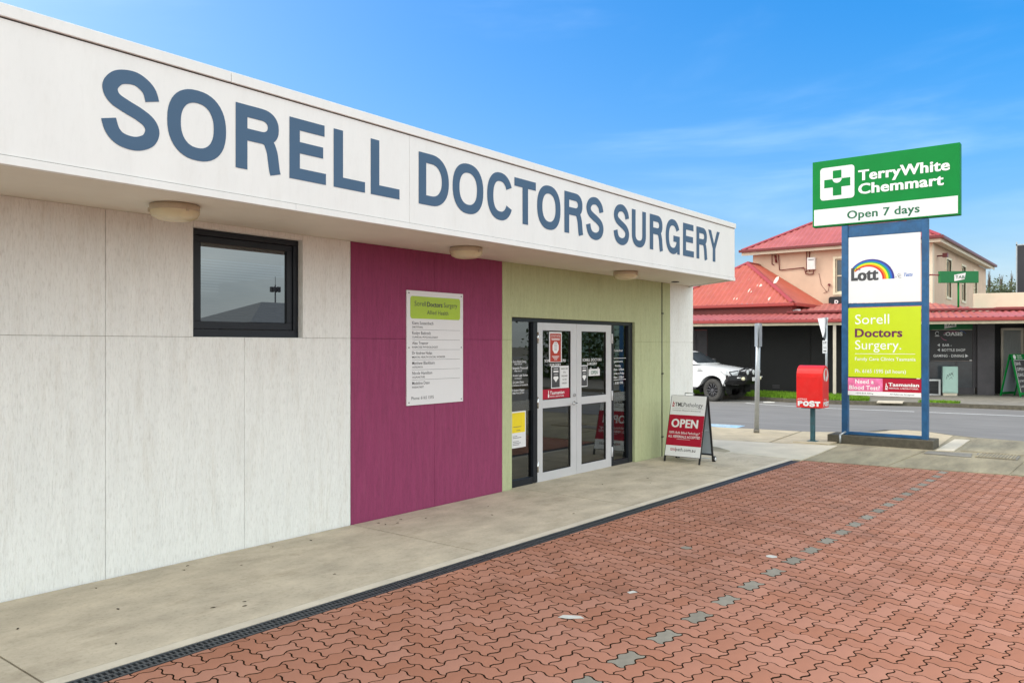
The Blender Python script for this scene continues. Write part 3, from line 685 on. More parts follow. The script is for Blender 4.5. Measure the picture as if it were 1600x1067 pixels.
# entrance: frame, sidelights, two leaves
DY = 6.0
fr = MB()
fr.box(7.59, DY - .01, 1.998, 10.572, DY + .09, 2.044); fr.box(7.59, DY - .01, .0, 7.632, DY + .09, 1.996); fr.box(10.455, DY - .01, -.05, 10.572, DY + .09, 1.996)
fr.box(8.075, DY - .01, -.02, 8.162, DY + .09, 1.996); fr.box(9.985, DY - .01, -.04, 10.03, DY + .09, 1.996)
fr.box(7.634, DY - .005, -.03, 8.073, DY + .085, .055); fr.box(10.032, DY - .005, -.05, 10.453, DY + .085, .03)
ent = fr.build('door_frame', 'frame_black', clinic, bevel=.002)
MB().box(10.5728, 5.9605, -.06, 10.580, 6.09, 2.046).build('door_reveal', 'render_green', clinic)
MB().box(7.580, 5.9605, -.03, 7.5868, 6.09, 2.046).build('door_reveal', 'render_green', clinic)
bx('door_head', 'render_green', clinic, 7.59, 5.9605, 2.0455, 10.572, 6.09, 2.053)
MB().quad((7.634, DY + .03, .055), (8.073, DY + .03, .055), (8.073, DY + .03, 1.996), (7.634, DY + .03, 1.996)).build('sidelight_pane', 'door_glass', clinic)
MB().quad((10.032, DY + .03, .03), (10.453, DY + .03, .03), (10.453, DY + .03, 1.996), (10.032, DY + .03, 1.996)).build('sidelight_pane', 'door_glass', clinic)
MB().quad((7.634, DY + .027, .885), (8.073, DY + .027, .885), (8.073, DY + .027, 1.02), (7.634, DY + .027, 1.02)).build('frosted_band', 'frost', clinic)
MB().quad((10.032, DY + .027, .885), (10.453, DY + .027, .885), (10.453, DY + .027, 1.02), (10.032, DY + .027, 1.02)).build('frosted_band', 'frost', clinic)
def leaf(x0, x1, zb, gx0, gx1):
    z1 = 1.994
    m = MB()
    m.box(x0, DY, zb, gx0, DY + .045, z1); m.box(gx1, DY, zb, x1, DY + .045, z1)
    m.box(gx0, DY, 1.895, gx1, DY + .045, z1); m.box(gx0, DY, .898, gx1, DY + .045, 1.002); m.box(gx0, DY, zb, gx1, DY + .045, .078)
    d = m.build('door', 'frame_silver', clinic, bevel=.0025)
    MB().quad((gx0, DY + .022, 1.002), (gx1, DY + .022, 1.002), (gx1, DY + .022, 1.895), (gx0, DY + .022, 1.895)).build('pane', 'door_glass', d)
    MB().quad((gx0, DY + .022, .078), (gx1, DY + .022, .078), (gx1, DY + .022, .898), (gx0, DY + .022, .898)).build('pane', 'door_glass', d)
    m = MB()
    for a, b, za, zc in ((gx0, gx1, 1.002, 1.010), (gx0, gx1, 1.887, 1.895), (gx0, gx1, .078, .086), (gx0, gx1, .890, .898)): m.box(a, DY + .008, za, b, DY + .020, zc)
    for xx in (gx0, gx1 - .008): m.box(xx, DY + .008, 1.010, xx + .008, DY + .020, 1.887); m.box(xx, DY + .008, .086, xx + .008, DY + .020, .890)
    m.build('glazing_seal', 'seal_black', d)
    return d
dl = leaf(8.166, 9.073, -.045, 8.288, 8.933); dr = leaf(9.079, 9.981, -.05, 9.193, 9.837)
for x, d in ((8.166, dl), (9.981, dr)):
    for z in (1.80, .98, .17):
        m = MB(); m.cyl((x, DY - .012, z - .07), (x, DY - .012, z + .07), .013, 8); m.box(x - .02, DY - .006, z - .065, x + .02, DY - .001, z + .065); m.build('hinge', 'chrome' if d is dl else 'frame_silver', d)
m = MB(); m.cyl((9.005, DY - .001, 1.035), (9.005, DY - .02, 1.035), .022, 14); m.build('lock_cylinder', 'chrome', dl)
m = MB(); m.cyl((9.0, DY - .001, .93), (9.0, DY - .018, .93), .026, 14); m.tube([(9.0, DY - .018, .93), (9.0, DY - .055, .93), (8.89, DY - .06, .925)], .009, 8); m.build('door_handle', 'chrome', dl)
# vinyl lettering on the glass
UX, UZ = (1, 0, 0), (0, 0, 1)
m = MB(); O = (0, DY + .019, 0)
text(m, 'SORELL DOCTORS', O, UX, UZ, 8.356, 1.487, .034, .483, .012)
text(m, 'SURGERY', O, UX, UZ, 8.47, 1.432, .034, .255, .012); m.build('vinyl_lettering', 'ink_white', dl, fix=False)
m = MB(); text(m, 'SORELL DOCTORS', O, UX, UZ, 9.249, 1.485, .036, .49, .012); text(m, 'SURGERY', O, UX, UZ, 9.362, 1.430, .036, .259, .012); m.build('vinyl_lettering', 'ink_white', dr, fix=False)
m = MB(); O = (0, DY + .024, 0)
for s, x, z, w, h in (('Dr Soon Huck Chong', 7.654, 1.490, .315, .03), ('MBBS FRACGP', 7.73, 1.464, .155, .017), ('Dr Sangeetha Thumnoodi', 7.65, 1.410, .35, .03), ('MBBS FRACGP', 7.73, 1.379, .155, .017), ('Dr Anneke Leigh Rijcken', 7.65, 1.321, .35, .027), ('DR FRACGP', 7.739, 1.288, .137, .017), ('Dr John Davis', 7.70, 1.238, .222, .027), ('M.B.S. DRANZCOG DIP FAM FRACGP', 7.65, 1.202, .35, .018), ('Dr Robert Wagner', 7.677, 1.140, .26, .026), ('MBBS FRACGP DIP', 7.689, 1.106, .24, .02)):
    text(m, s, O, UX, UZ, x, z, h, w, .006)
for s, x, z, w, h in (('31 Gordon Street', 10.04, 1.615, .30, .028), ('Appointments', 10.04, 1.455, .30, .03), ('Monday', 10.12, 1.392, .17, .03), ('8.30am - 6.30pm', 10.035, 1.335, .34, .033), ('Tuesday to Friday', 10.035, 1.279, .35, .033), ('8.30am - 5.00pm', 10.035, 1.223, .34, .033), ('Ph. 6165 1595', 10.04, 1.138, .31, .035)):
    text(m, s, O, UX, UZ, x, z, h, w, .008)
m.quad((10.035, O[1], 1.512), (10.434, O[1], 1.512), (10.434, O[1], 1.519), (10.035, O[1], 1.519)); m.quad((10.035, O[1], 1.198), (10.434, O[1], 1.198), (10.434, O[1], 1.205), (10.035, O[1], 1.205))
m.build('vinyl_lettering', 'ink_white', clinic, fix=False)
# the room behind the glass
rm = MB()
rm.quad((6.5, 6.15, -.045), (12.3, 6.15, -.045), (12.3, 10.5, -.045), (6.5, 10.5, -.045)); rm.build('room_floor', 'room_floor', clinic)
rm = MB(); rm.quad((6.5, 10.5, -.1), (12.3, 10.5, -.1), (12.3, 10.5, 2.6), (6.5, 10.5, 2.6)); rm.quad((6.5, 6.15, -.1), (6.5, 10.5, -.1), (6.5, 10.5, 2.6), (6.5, 6.15, 2.6)); rm.quad((12.3, 6.15, -.1), (12.3, 10.5, -.1), (12.3, 10.5, 2.6), (12.3, 6.15, 2.6)); rm.quad((6.5, 6.15, 2.6), (12.3, 6.15, 2.6), (12.3, 10.5, 2.6), (6.5, 10.5, 2.6)); rm.build('room_wall', 'room_wall', clinic)
mt_ = thing('door_mat', (8.8, 6.9, -.04), 'dark mat on the floor just inside the glass doors', 'mat'); bx('mat', 'rubber', mt_, 8.2, 6.4, -.043, 9.9, 7.5, -.033)
sh = thing('brochure_rack', (8.35, 6.9, 0), 'timber rack of brochures seen through the left side window of the entrance', 'rack')
m = MB(); m.box(7.95, 7.0, 0, 7.98, 7.3, 1.95); m.box(8.85, 7.0, 0, 8.88, 7.3, 1.95); m.box(7.98, 7.27, 0, 8.85, 7.3, 1.95); m.build('rack_frame', 'timber', sh)
for i in range(6):
    z = .75 + i * .2; bx('shelf', 'timber', sh, 7.98, 7.02, z, 8.85, 7.27, z + .02)
    m = MB()
    for k_ in range(3): m.box(8.02 + k_ * .28, 7.06, z + .021, 8.02 + k_ * .28 + .2, 7.2, z + .03 + .02 * ((i + k_) % 3))
    m.build('brochures', 'paper', sh)
ct = thing('reception_desk', (10.8, 9.2, 0), 'pale reception desk deep inside the entrance room', 'desk')
bx('desk_front', 'timber', ct, 9.6, 9.0, -.04, 12.0, 9.08, 1.05); bx('desk_top', 'fascia_white', ct, 9.55, 8.95, 1.05, 12.05, 9.6, 1.09)

# bulkhead lights on the soffit
def bulkhead(x, y, label):
    t = thing('bulkhead_light', (x, y, SZ), label, 'ceiling light', 'round bulkhead lights under the canopy')
    MB().lathe((x, y, SZ), [(.001, -.001), (.155, -.001), (.168, -.008), (.168, -.045), (.160, -.052)], 32).build('light_base', 'lamp_base', t)
    MB().lathe((x, y, SZ), [(.165, -.046), (.166, -.060), (.15, -.088), (.11, -.108), (.05, -.116), (.0005, -.117)], 32).build('diffuser', 'lamp_dome', t)
    m = MB()
    for a in (30, 150, 270): m.box(x + .166 * math.cos(R(a)) - .008, y + .166 * math.sin(R(a)) - .008, SZ - .06, x + .166 * math.cos(R(a)) + .008, y + .166 * math.sin(R(a)) + .008, SZ - .03)
    m.build('clip', 'lamp_base', t)
bulkhead(3.0, 5.40, 'yellowed round bulkhead light above the black framed window')
bulkhead(6.13, 5.40, 'yellowed round bulkhead light above the magenta wall')
bulkhead(9.42, 5.44, 'yellowed round bulkhead light above the glass doors')
t = MB().lathe((11.40, 5.70, SZ), [(.02, -.002), (.06, -.003), (.062, -.012), (.045, -.014), (.04, .02)], 20).build('downlight', 'ink_grey'); tag(t, 'tiny recessed downlight near the far end of the canopy', 'ceiling light')

# ------------------------------------------------------------------ signs and notices on the front
def rrect(x0, z0, x1, z1, r, n=6):
    p = []
    for cx, cz, a in ((x1 - r, z1 - r, 0), (x0 + r, z1 - r, 90), (x0 + r, z0 + r, 180), (x1 - r, z0 + r, 270)):
        p += [(cx + r * math.cos(R(a + 90 * i / n)), cz + r * math.sin(R(a + 90 * i / n))) for i in range(n + 1)]
    return p
ds = thing('directory_sign', (6.25, 5.94, 1.08), 'tall white directory sign of practitioners on the magenta wall', 'sign')
bx('sign_board', 'sign_white', ds, 5.814, 5.936, 1.08, 6.685, 5.948, 2.273, bevel=.001)
MB().prism(rrect(5.864, 1.982, 6.634, 2.216, .03), 1, 5.9335, 5.9362).build('header_plate', 'lime_plate', ds)
m = MB(); O = (5.814, 5.9325, 2.273)
text(m, 'Sorell', O, UX, UZ, .11, -.158, .050, .17, 0); text(m, 'Doctors', O, UX, UZ, .298, -.160, .050, .235, .018, fat=.03); text(m, 'Surgery', O, UX, UZ, .555, -.160, .050, .215, 0)
text(m, 'Allied Health', O, UX, UZ, .295, -.243, .043, .33, .003); m.build('lettering', 'ink_dark', ds, fix=False)
m = MB(); m2 = MB(); O = (5.814, 5.9350, 2.273)
rows = [('Kiara Sussenbach', 'DIETITIAN'), ('Roslyn Badcock', 'CLINICAL PSYCHOLOGIST'), ('Alex Treanor', 'EXERCISE PHYSIOLOGIST'), ('Dr Andrew Nolan', 'MENTAL HEALTH SOCIAL WORKER'), ('Matthew Blackburn', 'OSTEOPATH'), ('Nicole Hamilton', 'ACUPUNCTURE'), ('Madeline Dean', 'PODIATRIST')]
for i, (a, b) in enumerate(rows):
    v = -.352 - i * .1045
    text(m, a, O, UX, UZ, .078, v, .032, .0198 * len(a), .006); text(m2, b, O, UX, UZ, .078, v - .037, .019, .0185 * len(b) if len(b) > 12 else .017 * len(b), .010)
    if i < 6: m2.quad((5.892, O[1], 2.273 + v - .056), (6.632, O[1], 2.273 + v - .056), (6.632, O[1], 2.273 + v - .0535), (5.892, O[1], 2.273 + v - .0535))
text(m2, 'Phone: 6165 1595', O, UX, UZ, .065, -1.135, .032, .335, 0)
m.build('lettering', 'ink_grey', ds, fix=False); m2.build('lettering', 'ink_dark', ds, fix=False)
m = MB()
for x in (.03, .84):
    for z in (.03, .60, 1.165): m.cyl((5.814 + x, 5.936, 1.08 + z), (5.814 + x, 5.932, 1.08 + z), .007, 8)
m.build('screw', 'ink_grey', ds)
def notice(name, x0, z0, x1, z1, mat, label, cat, y=DY + .0175):
    t = thing(name, ((x0 + x1) / 2, y, z0), label, cat); bx('sheet', mat, t, x0, y - .001, z0, x1, y + .001, z1); return t
t = notice('red_notice', 8.453, 1.483, 8.741, 1.879, 'sign_white', 'red stop notice with a white octagon on the left door', 'notice')
MB().quad((8.475, DY + .0155, 1.49), (8.72, DY + .0155, 1.49), (8.72, DY + .0155, 1.857), (8.475, DY + .0155, 1.857)).build('print', 'notice_red', t)
m = MB(); Y = DY + .0145
m.quad(*[(8.597 + .075 * math.cos(R(a)) * 1.0, Y, 1.675 + .082 * math.sin(R(a))) for a in (22.5, 67.5, 112.5, 157.5, 202.5, 247.5, 292.5, 337.5)])
text(m, 'DO NOT ENTER', (0, Y, 0), UX, UZ, 8.49, 1.815, .022, .215, .014)
for k_, (a, w) in enumerate(((1.788, .2), (1.772, .18), (1.555, .16), (1.538, .12), (1.515, .07))): m.quad((8.597 - w / 2, Y, a), (8.597 + w / 2, Y, a), (8.597 + w / 2, Y, a + .008), (8.597 - w / 2, Y, a + .008))
m.build('lettering', 'ink_white', t, fix=False)
m = MB(); text(m, 'STOP', (0, Y - .0008, 0), UX, UZ, 8.597, 1.725, .016, None, .012, 'c')
for k_ in range(5): m.quad((8.565, Y - .0008, 1.708 - k_ * .017), (8.63, Y - .0008, 1.708 - k_ * .017), (8.63, Y - .0008, 1.712 - k_ * .017), (8.565, Y - .0008, 1.712 - k_ * .017))
m.build('lettering', 'ink_grey', t, fix=False)
def dark_notice(x0, z0, x1, z1, label):
    t = notice('trading_hours_notice', x0, z0, x1, z1, 'sign_grey', label, 'notice')
    bx('print', 'ink_dark', t, x0 + .012, DY + .014, z0 + .012, x1 - .012, DY + .0155, z1 - .012)
    cx = (x0 + x1) / 2; w = x1 - x0; h = z1 - z0; m = MB(); Y = DY + .0132
    for f, ww, hh in ((.86, .5, .03), (.72, .55, .075), (.62, .4, .02)): m.quad((cx - w * ww / 2, Y, z0 + h * f), (cx + w * ww / 2, Y, z0 + h * f), (cx + w * ww / 2, Y, z0 + h * (f + hh)), (cx - w * ww / 2, Y, z0 + h * (f + hh)))
    m.quad((cx, Y, z0 + h * .28), (cx + w * .3, Y, z0 + h * .46), (cx + w * .22, Y, z0 + h * .54), (cx - w * .22, Y, z0 + h * .54), (cx - w * .3, Y, z0 + h * .46))
    m.build('lettering', 'ink_white', t, fix=False)
dark_notice(8.50, 1.141, 8.702, 1.433, 'black and white notice on the left door beside the white typed page')
dark_notice(9.20, 1.136, 9.366, 1.430, 'black and white notice on the right door beside the open sign')
t = notice('typed_notice', 8.706, 1.138, 8.905, 1.434, 'sign_white', 'white typed page on the left door above the crimson strip', 'notice')
m = MB()
for i, s in enumerate(('MASKS ARE', 'STILL', 'REQUIRED', 'IN THE', 'SURGERY')): text(m, s, (0, DY + .0155, 0), UX, UZ, 8.805, 1.385 - i * .048, .02, None, .012, 'c')
m.build('lettering', 'ink_dark', t, fix=False)
t = notice('open_sign', 9.398, 1.278, 9.690, 1.374, 'sign_white', 'small white open sign hung on suction hooks inside the right door', 'sign')
m = MB(); text(m, 'OPEN', (0, DY + .0155, 0), UX, UZ, 9.544, 1.302, .048, .17, .018, 'c'); m.build('lettering', 'ink_green', t, fix=False)
m = MB()
for x in (9.45, 9.64): m.cyl((x, DY + .012, 1.385), (x, DY + .02, 1.385), .014, 10)
m.build('suction_hook', 'frame_silver', t)
t = notice('laboratory_sticker', 8.290, 1.004, 8.931, 1.135, 'crimson', 'crimson laboratory strip along the bottom of the left door upper pane', 'sticker')
m = MB(); text(m, 'Tasmanian', (0, DY + .0155, 0), UX, UZ, 8.47, 1.066, .042, .33, .016); text(m, 'MEDICAL LABORATORIES', (0, DY + .0155, 0), UX, UZ, 8.47, 1.030, .017, .32, .008)
m.quad((8.425, DY + .0155, 1.028), (8.455, DY + .0155, 1.028), (8.455, DY + .0155, 1.07), (8.425, DY + .0155, 1.07)); m.quad((8.432, DY + .0155, 1.072), (8.446, DY + .0155, 1.072), (8.446, DY + .0155, 1.12), (8.432, DY + .0155, 1.12)); m.build('lettering', 'ink_white', t, fix=False)
t = notice('yellow_notice', 7.667, .444, 7.962, .892, 'sign_white', 'yellow and white poster low on the left entrance side window', 'poster', DY + .025)
MB().quad((7.683, DY + .0235, .63), (7.945, DY + .0235, .63), (7.945, DY + .0235, .876), (7.683, DY + .0235, .876)).build('print', 'yellow', t)
m = MB()
for z, a, b in ((.70, .04, .2), (.655, .1, .18), (.585, .03, .12), (.565, .03, .2), (.52, .03, .15), (.50, .03, .19), (.48, .03, .16)): m.quad((7.667 + a, DY + .0225, z), (7.667 + b, DY + .0225, z), (7.667 + b, DY + .0225, z + .006), (7.667 + a, DY + .0225, z + .006))
m.build('lettering', 'ink_grey', t, fix=False)

# ================================================================== THE A-FRAME BOARD
AX, AY = 11.22, 5.39
af = thing('sandwich_board', (AX, AY, -.065), 'red and white pathology sandwich board reading OPEN beside the white end pier', 'sandwich board', rz=R(0), local=True)
def slope(m, side):      # local frame: front (-x) side tilts back to the top
    return None
H_ = 1.0; FXB = -.235
def aside(sgn, name):
    """panel between bottom (sgn*.235) and top (0) plus its steel frame"""
    O_ = Vector((sgn * .235 + (.02 if sgn > 0 else 0), 0, 0)); T_ = Vector((.055 + sgn * .012, 0, H_)); V_ = (T_ - O_).normalized(); L_ = (T_ - O_).length
    U_ = Vector((0, -1, 0)) if sgn < 0 else Vector((0, 1, 0)); Nn = U_.cross(V_)
    return O_, U_, V_, Nn, L_
for sgn in (-1, 1):
    O_, U_, V_, Nn, L_ = aside(sgn, '')
    M = Matrix((U_, V_, Nn)).transposed().to_4x4(); M.translation = O_
    m = MB(); m.M = M
    m.box(-.295, .0, -.012, -.272, L_, .012); m.box(.272, .0, -.012, .295, L_, .012); m.box(-.272, L_ - .022, -.012, .272, L_, .012); m.box(-.272, .10, -.012, .272, .122, .012)
    m.build('frame', 'black_paint', af)
    if sgn < 0:
        m = MB(); m.M = M; m.box(-.285, .105, .0125, .285, L_ - .003, .0165); pn = m.build('panel', 'sign_grey', af, bevel=.0008)
        m = MB(); m.M = M; m.box(-.285, .265, .0166, .285, .735, .0176); m.build('red_field', 'crimson', pn)
        P = O_ + Nn * .0185; m = MB()
        text(m, 'OPEN', P, U_, V_, -.235, .545, .125, .43, .018, fat=.03); text(m, '100% Bulk Billed Pathology*', P, U_, V_, -.255, .445, .036, .50, .004); text(m, 'ALL REFERRALS ACCEPTED', P, U_, V_, -.265, .385, .036, .52, .018)
        q = lambda a, b, c, d, pp: m.add([tuple(pp + U_ * x + V_ * y) for x, y in ((a, b), (c, b), (c, d), (a, d))], [(0, 1, 2, 3)])
        q(-.12, .362, .10, .366, P); m.build('lettering', 'ink_white', pn, fix=False)
        m = MB(); P = O_ + Nn * .0172
        text(m, 'TML', P, U_, V_, -.215, .865, .062, .135, .018, fat=.03); text(m, 'Pathology', P, U_, V_, -.075, .865, .062, .315, .003); text(m, 'Tasmanian Medical Laboratories', P, U_, V_, -.255, .795, .020, .47, 0, shear=.25)
        q(-.255, .835, .255, .838, P); text(m, 'path.com.au', P, U_, V_, -.115, .185, .050, .32, .013); m.build('lettering', 'ink_dark', pn, fix=False)
        m = MB(); text(m, 'tml', P, U_, V_, -.205, .185, .050, .085, .013)
        for a, b, c, d in ((-.262, .860, -.222, .872), (-.256, .872, -.238, .885), (-.256, .885, -.246, .915), (-.246, .905, -.226, .915), (-.232, .885, -.222, .905), (-.252, .915, -.240, .94)): q(a, b, c, d, P)
        m.build('lettering', 'crimson', pn, fix=False)
    else:
        m = MB(); m.M = M; m.box(-.270, .124, -.003, .270, L_ - .024, .003); m.build('panel', 'backboard', af)
m = MB(); m.tube([(.03, .07, H_), (.03, .07, H_ + .045), (.03, -.07, H_ + .045), (.03, -.07, H_)], .007, 8); m.build('carry_handle', 'galv', af)
for y in (-.31, .31):
    m = MB(); m.lathe((.245, y - .018, .045), [(.0, 0), (.036, 0), (.045, .006), (.045, .030), (.036, .036), (.0, .036)], 20, 'y'); w = m.build('wheel', 'black_paint', af)
    m = MB(); m.lathe((.245, y - .02, .045), [(.0, 0), (.028, 0), (.028, .040), (.0, .040)], 16, 'y'); m.build('hub', 'sign_white', w)
m = MB(); m.cyl((.245, -.33, .045), (.245, .33, .045), .006, 8); m.build('axle', 'galv', af)
m = MB(); m.tube([(-.125, -.28, .48), (.0, -.28, .50), (.125, -.28, .48)], .004, 6); m.build('stay_chain', 'galv', af)
# ================================================================== PYLON SIGN
PX = 15.55; UY = (0, -1, 0)
pl = thing('plinth', (PX + .1, 3.7, -.10), 'dark weathered concrete plinth under the tall blue framed sign', 'plinth')
MB().box(15.44, 2.82, -.16, 15.98, 4.60, .045).build('plinth_block', 'concrete_dark', pl, bevel=.012)
py = thing('pylon_sign', (PX, 3.65, .045), 'tall blue steel sign frame with white, lime and pink panels under a green lightbox', 'sign')
for a, b in ((2.915, 3.02), (4.262, 4.373)): bx('post', 'blue_steel', py, PX - .005, a, .045, PX + .10, b, 3.93, bevel=.004)
for z0, z1 in ((3.71, 3.925), (2.41, 2.478), (.055, .105)): bx('rail', 'blue_steel', py, PX + .012, 3.021, z0, PX + .085, 4.261, z1, bevel=.003)
# green lightbox
gb_ = bx('lightbox', 'sign_green', py, PX - .02, 2.42, 3.947, PX + .15, 4.90, 5.185, bevel=.006)
wp = bx('white_band', 'sign_white', gb_, PX - .0235, 2.45, 3.972, PX - .0205, 4.87, 4.273)
FX = PX - .0245
m = MB(); m.prism([(a, b) for a, b in rrect(4.140, 4.437, 4.755, 5.046, .06)], 0, FX, FX + .0035); cr_ = m.build('logo_square', 'sign_white', gb_)
m = MB(); X = FX - .001
c_y, c_z = 4.447, 4.742; a, l_ = .078, .235
m.add([(X, c_y + p[0], c_z + p[1]) for p in [(a, -l_), (a, -a), (l_, -a), (l_, a), (a, a), (a, l_), (-a, l_), (-a, a), (-l_, a), (-l_, -a), (-a, -a), (-a, -l_)][::-1]], [tuple(range(12))]); m.build('cross', 'sign_green', cr_, fix=False)
m = MB(); m.add([(X - .001, c_y + .085 * math.cos(R(t)), c_z + .085 + .085 * math.sin(R(t))) for t in range(180, 361, 15)], [tuple(range(13))]); m.build('smile', 'sign_white', cr_, fix=False)
m = MB(); O = (FX, 4.067, 0)
text(m, 'TerryWhite', O, UY, UZ, 0, 4.735, .185, 1.49, .018, fat=.032); text(m, 'Chemmart', O, UY, UZ, 0, 4.487, .185, 1.395, .018, fat=.032)
m.build('lettering', 'ink_white', gb_, fix=False)
m = MB(); text(m, 'Open 7 days', O, UY, UZ, -.20, 4.050, .145, 1.22, .016, fat=.02); m.build('lettering', 'ink_green', gb_, fix=False)
# white panel with rainbow logo
wpn = bx('white_panel', 'sign_white', py, PX + .004, 3.035, 2.485, PX + .011, 4.250, 3.702)
X = PX + .0028
rad0, rad1 = .215, .405; cy0, cz0 = 3.865, 2.905
cols = ['bow_red', 'bow_orange', 'bow_yellow', 'bow_green', 'bow_blue', 'bow_navy']
m = MB(); m.add([], [])
def bowarc(m, r0, r1, a0=0, a1=148, n=22):
    P = []
    for k_ in range(n + 1):
        a = R(a0 + (a1 - a0) * k_ / n); t = 1 - .55 * (k_ / n) ** 1.5; rm_ = .40
        ra, rb = rm_ - (rm_ - r0) * t, rm_ - (rm_ - r1) * t
        P += [(X, cy0 - ra * math.cos(a) , cz0 + ra * math.sin(a) * .93), (X, cy0 - rb * math.cos(a), cz0 + rb * math.sin(a) * .93)]
    m.add(P, [(2 * k_, 2 * k_ + 1, 2 * k_ + 3, 2 * k_ + 2) for k_ in range(n)])
for i, c in enumerate(cols): m.cm = i; bowarc(m, .20 + i * .034, .20 + (i + 1) * .034)
m.build('rainbow', cols, wpn, fix=False)
m = MB(); O = (X - .0012, 4.250, 0)
cap_letter(m, 'L', O, UY, UZ, (-1, 0, 0), .045, 2.895, .12, .235, .055, .055)
text(m, 'ott', O, UY, UZ, .17, 2.897, .215, .34, .018, fat=.05); text(m, 'the', O, UY, UZ, .10, 3.085, .05, .11, .004); m.build('lettering', 'ink_dark', wpn, fix=False)
m = MB(); text(m, 'Tatts', O, UY, UZ, .93, 2.935, .06, .15, .016, shear=.25); m.build('lettering', 'bow_blue', wpn, fix=False)
m = MB(); text(m, 'by', O, UY, UZ, .80, 2.925, .02, .03, 0)
for k_ in range(2):
    P = []
    for s in range(13): a = R(60 + s * 20); P.append((X - .0012, 3.375 - .035 * math.cos(a) - .01 * k_, 2.965 + .028 * math.sin(a) - .03 * k_))
    for s in range(12, -1, -1): a = R(60 + s * 20); P.append((X - .0012, 3.375 - .030 * math.cos(a) - .01 * k_, 2.965 + .023 * math.sin(a) - .03 * k_))
    m.add(P, [(s, s + 1, 24 - s, 25 - s) for s in range(12)])
m.build('lettering', 'ink_grey', wpn, fix=False)
# lime panel
ye = bx('lime_panel', 'lime', py, PX + .004, 3.028, 1.125, PX + .011, 4.255, 2.395)
X = PX + .0028; O = (X, 4.135, 0)
m = MB(); text(m, 'Sorell', O, UY, UZ, 0, 2.095, .175, .585, 0); text(m, 'Surgery.', O, UY, UZ, 0, 1.632, .165, .785, 0)
text(m, 'Family Care Clinics Tasmania', O, UY, UZ, 0, 1.428, .060, 1.02, .004); text(m, 'Ph. 6165 1595 (all hours)', O, UY, UZ, 0, 1.203, .064, .86, .006); m.quad((X, 4.135, 1.547), (X, 3.122, 1.547), (X, 3.122, 1.555), (X, 4.135, 1.555)); m.build('lettering', 'ink_white', ye, fix=False)
m = MB(); text(m, 'Doctors', O, UY, UZ, 0, 1.858, .155, .80, .018, fat=.032); m.build('lettering', 'plum', ye, fix=False)
# blood test panel
bt = bx('pink_panel', 'crimson', py, PX + .004, 3.024, .785, PX + .011, 4.262, 1.108)
bx('pink_half', 'pink', bt, PX + .0028, 3.66, .866, PX + .0038, 4.260, 1.106); bx('white_strip', 'sign_grey', bt, PX + .0028, 3.026, .787, PX + .0038, 4.260, .864)
X = PX + .0018; O = (X, 4.262, 0); m = MB()
text(m, 'Need a', O, UY, UZ, .29, 1.005, .075, .32, .020, 'c'); text(m, 'Blood Test?', O, UY, UZ, .29, .893, .075, .53, .020, 'c')
text(m, 'Tasmanian', O, UY, UZ, .70, .970, .062, .50, .018, fat=.04); text(m, 'MEDICAL LABORATORIES', O, UY, UZ, .71, .922, .024, .48, .008)
for a, b, c, d in ((.645, .905, .69, .918), (.65, .918, .672, .934), (.65, .934, .662, .975), (.662, .962, .685, .974), (.678, .934, .69, .962), (.656, .975, .668, 1.02)): m.quad((X, 4.262 - a, b), (X, 4.262 - c, b), (X, 4.262 - c, d), (X, 4.262 - a, d))
m.build('lettering', 'ink_white', bt, fix=False)
m = MB(); text(m, '100% Bulk Billing', O, UY, UZ, .14, .815, .026, .30, 0, shear=.2); text(m, 'All Referrals Accepted', O, UY, UZ, .72, .813, .026, .40, 0, shear=.2); m.build('lettering', 'ink_dark', bt, fix=False)
m = MB(); m.cyl((15.41, 4.36, -.10), (15.41, 4.36, .05), .018, 10); m.cyl((15.41, 4.36, .05), (15.56, 4.30, .10), .018, 10); o = m.build('conduit_stub', 'galv', py)

# ================================================================== POST BOX
pb = thing('post_box', (15.3, 4.82, -.095), 'red street posting box with an arched top on a dark teal post', 'post box')
prof = [(15.11, .545), (15.485, .545), (15.485, 1.13)] + [(15.2975 + .1875 * math.cos(R(a)), 1.13 + .20 * math.sin(R(a))) for a in range(15, 166, 15)] + [(15.11, 1.13)]
box = MB().prism(prof, 1, 4.586, 5.066).build('box_body', 'post_red', pb, bevel=.008)
bx('door_panel', 'post_red', box, 15.106, 4.635, .66, 15.1105, 5.02, 1.12, bevel=.002)
bx('post', 'teal_steel', pb, 15.27, 4.788, -.10, 15.345, 4.862, .535, bevel=.003)
bx('base_plate', 'teal_steel', pb, 15.22, 4.74, -.10, 15.40, 4.91, -.082)
MB().prism([(15.0, 4.45), (15.62, 4.42), (15.6, 5.08), (15.02, 5.1)], 2, -.14, -.089).build('base_pad', 'concrete_tan', pb)
MB().prism([(15.16, .53), (15.44, .53), (15.44, .5445), (15.16, .5445)], 1, 4.66, 4.99).build('bracket', 'teal_steel', pb)
m = MB(); O = (15.1045, 5.066, 0)
for ch_, u, w in (('P', .028, .093), ('O', .127, .108), ('S', .241, .098), ('T', .342, .098)): cap_letter(m, ch_, O, UY, UZ, (-1, 0, 0), u, .576, w, .092, .036, .030)
text(m, 'AUSTRALIA', O, UY, UZ, .02, .69, .028, .175, .012, shear=.3); m.build('lettering', 'ink_white', box, fix=False)
m = MB(); O = (15.13, 4.5835, 0)
for ch_, u, w in (('P', .03, .075), ('O', .11, .078), ('S', .19, .075), ('T', .265, .075)): cap_letter(m, ch_, O, UX, UZ, (0, -1, 0), u, .576, w, .085, .03, .027)
text(m, 'AUSTRALIA', O, UX, UZ, .05, .685, .024, .17, .012); m.build('lettering', 'ink_white', box, fix=False)
m = MB(); Yv = 4.5835; n_ = 28
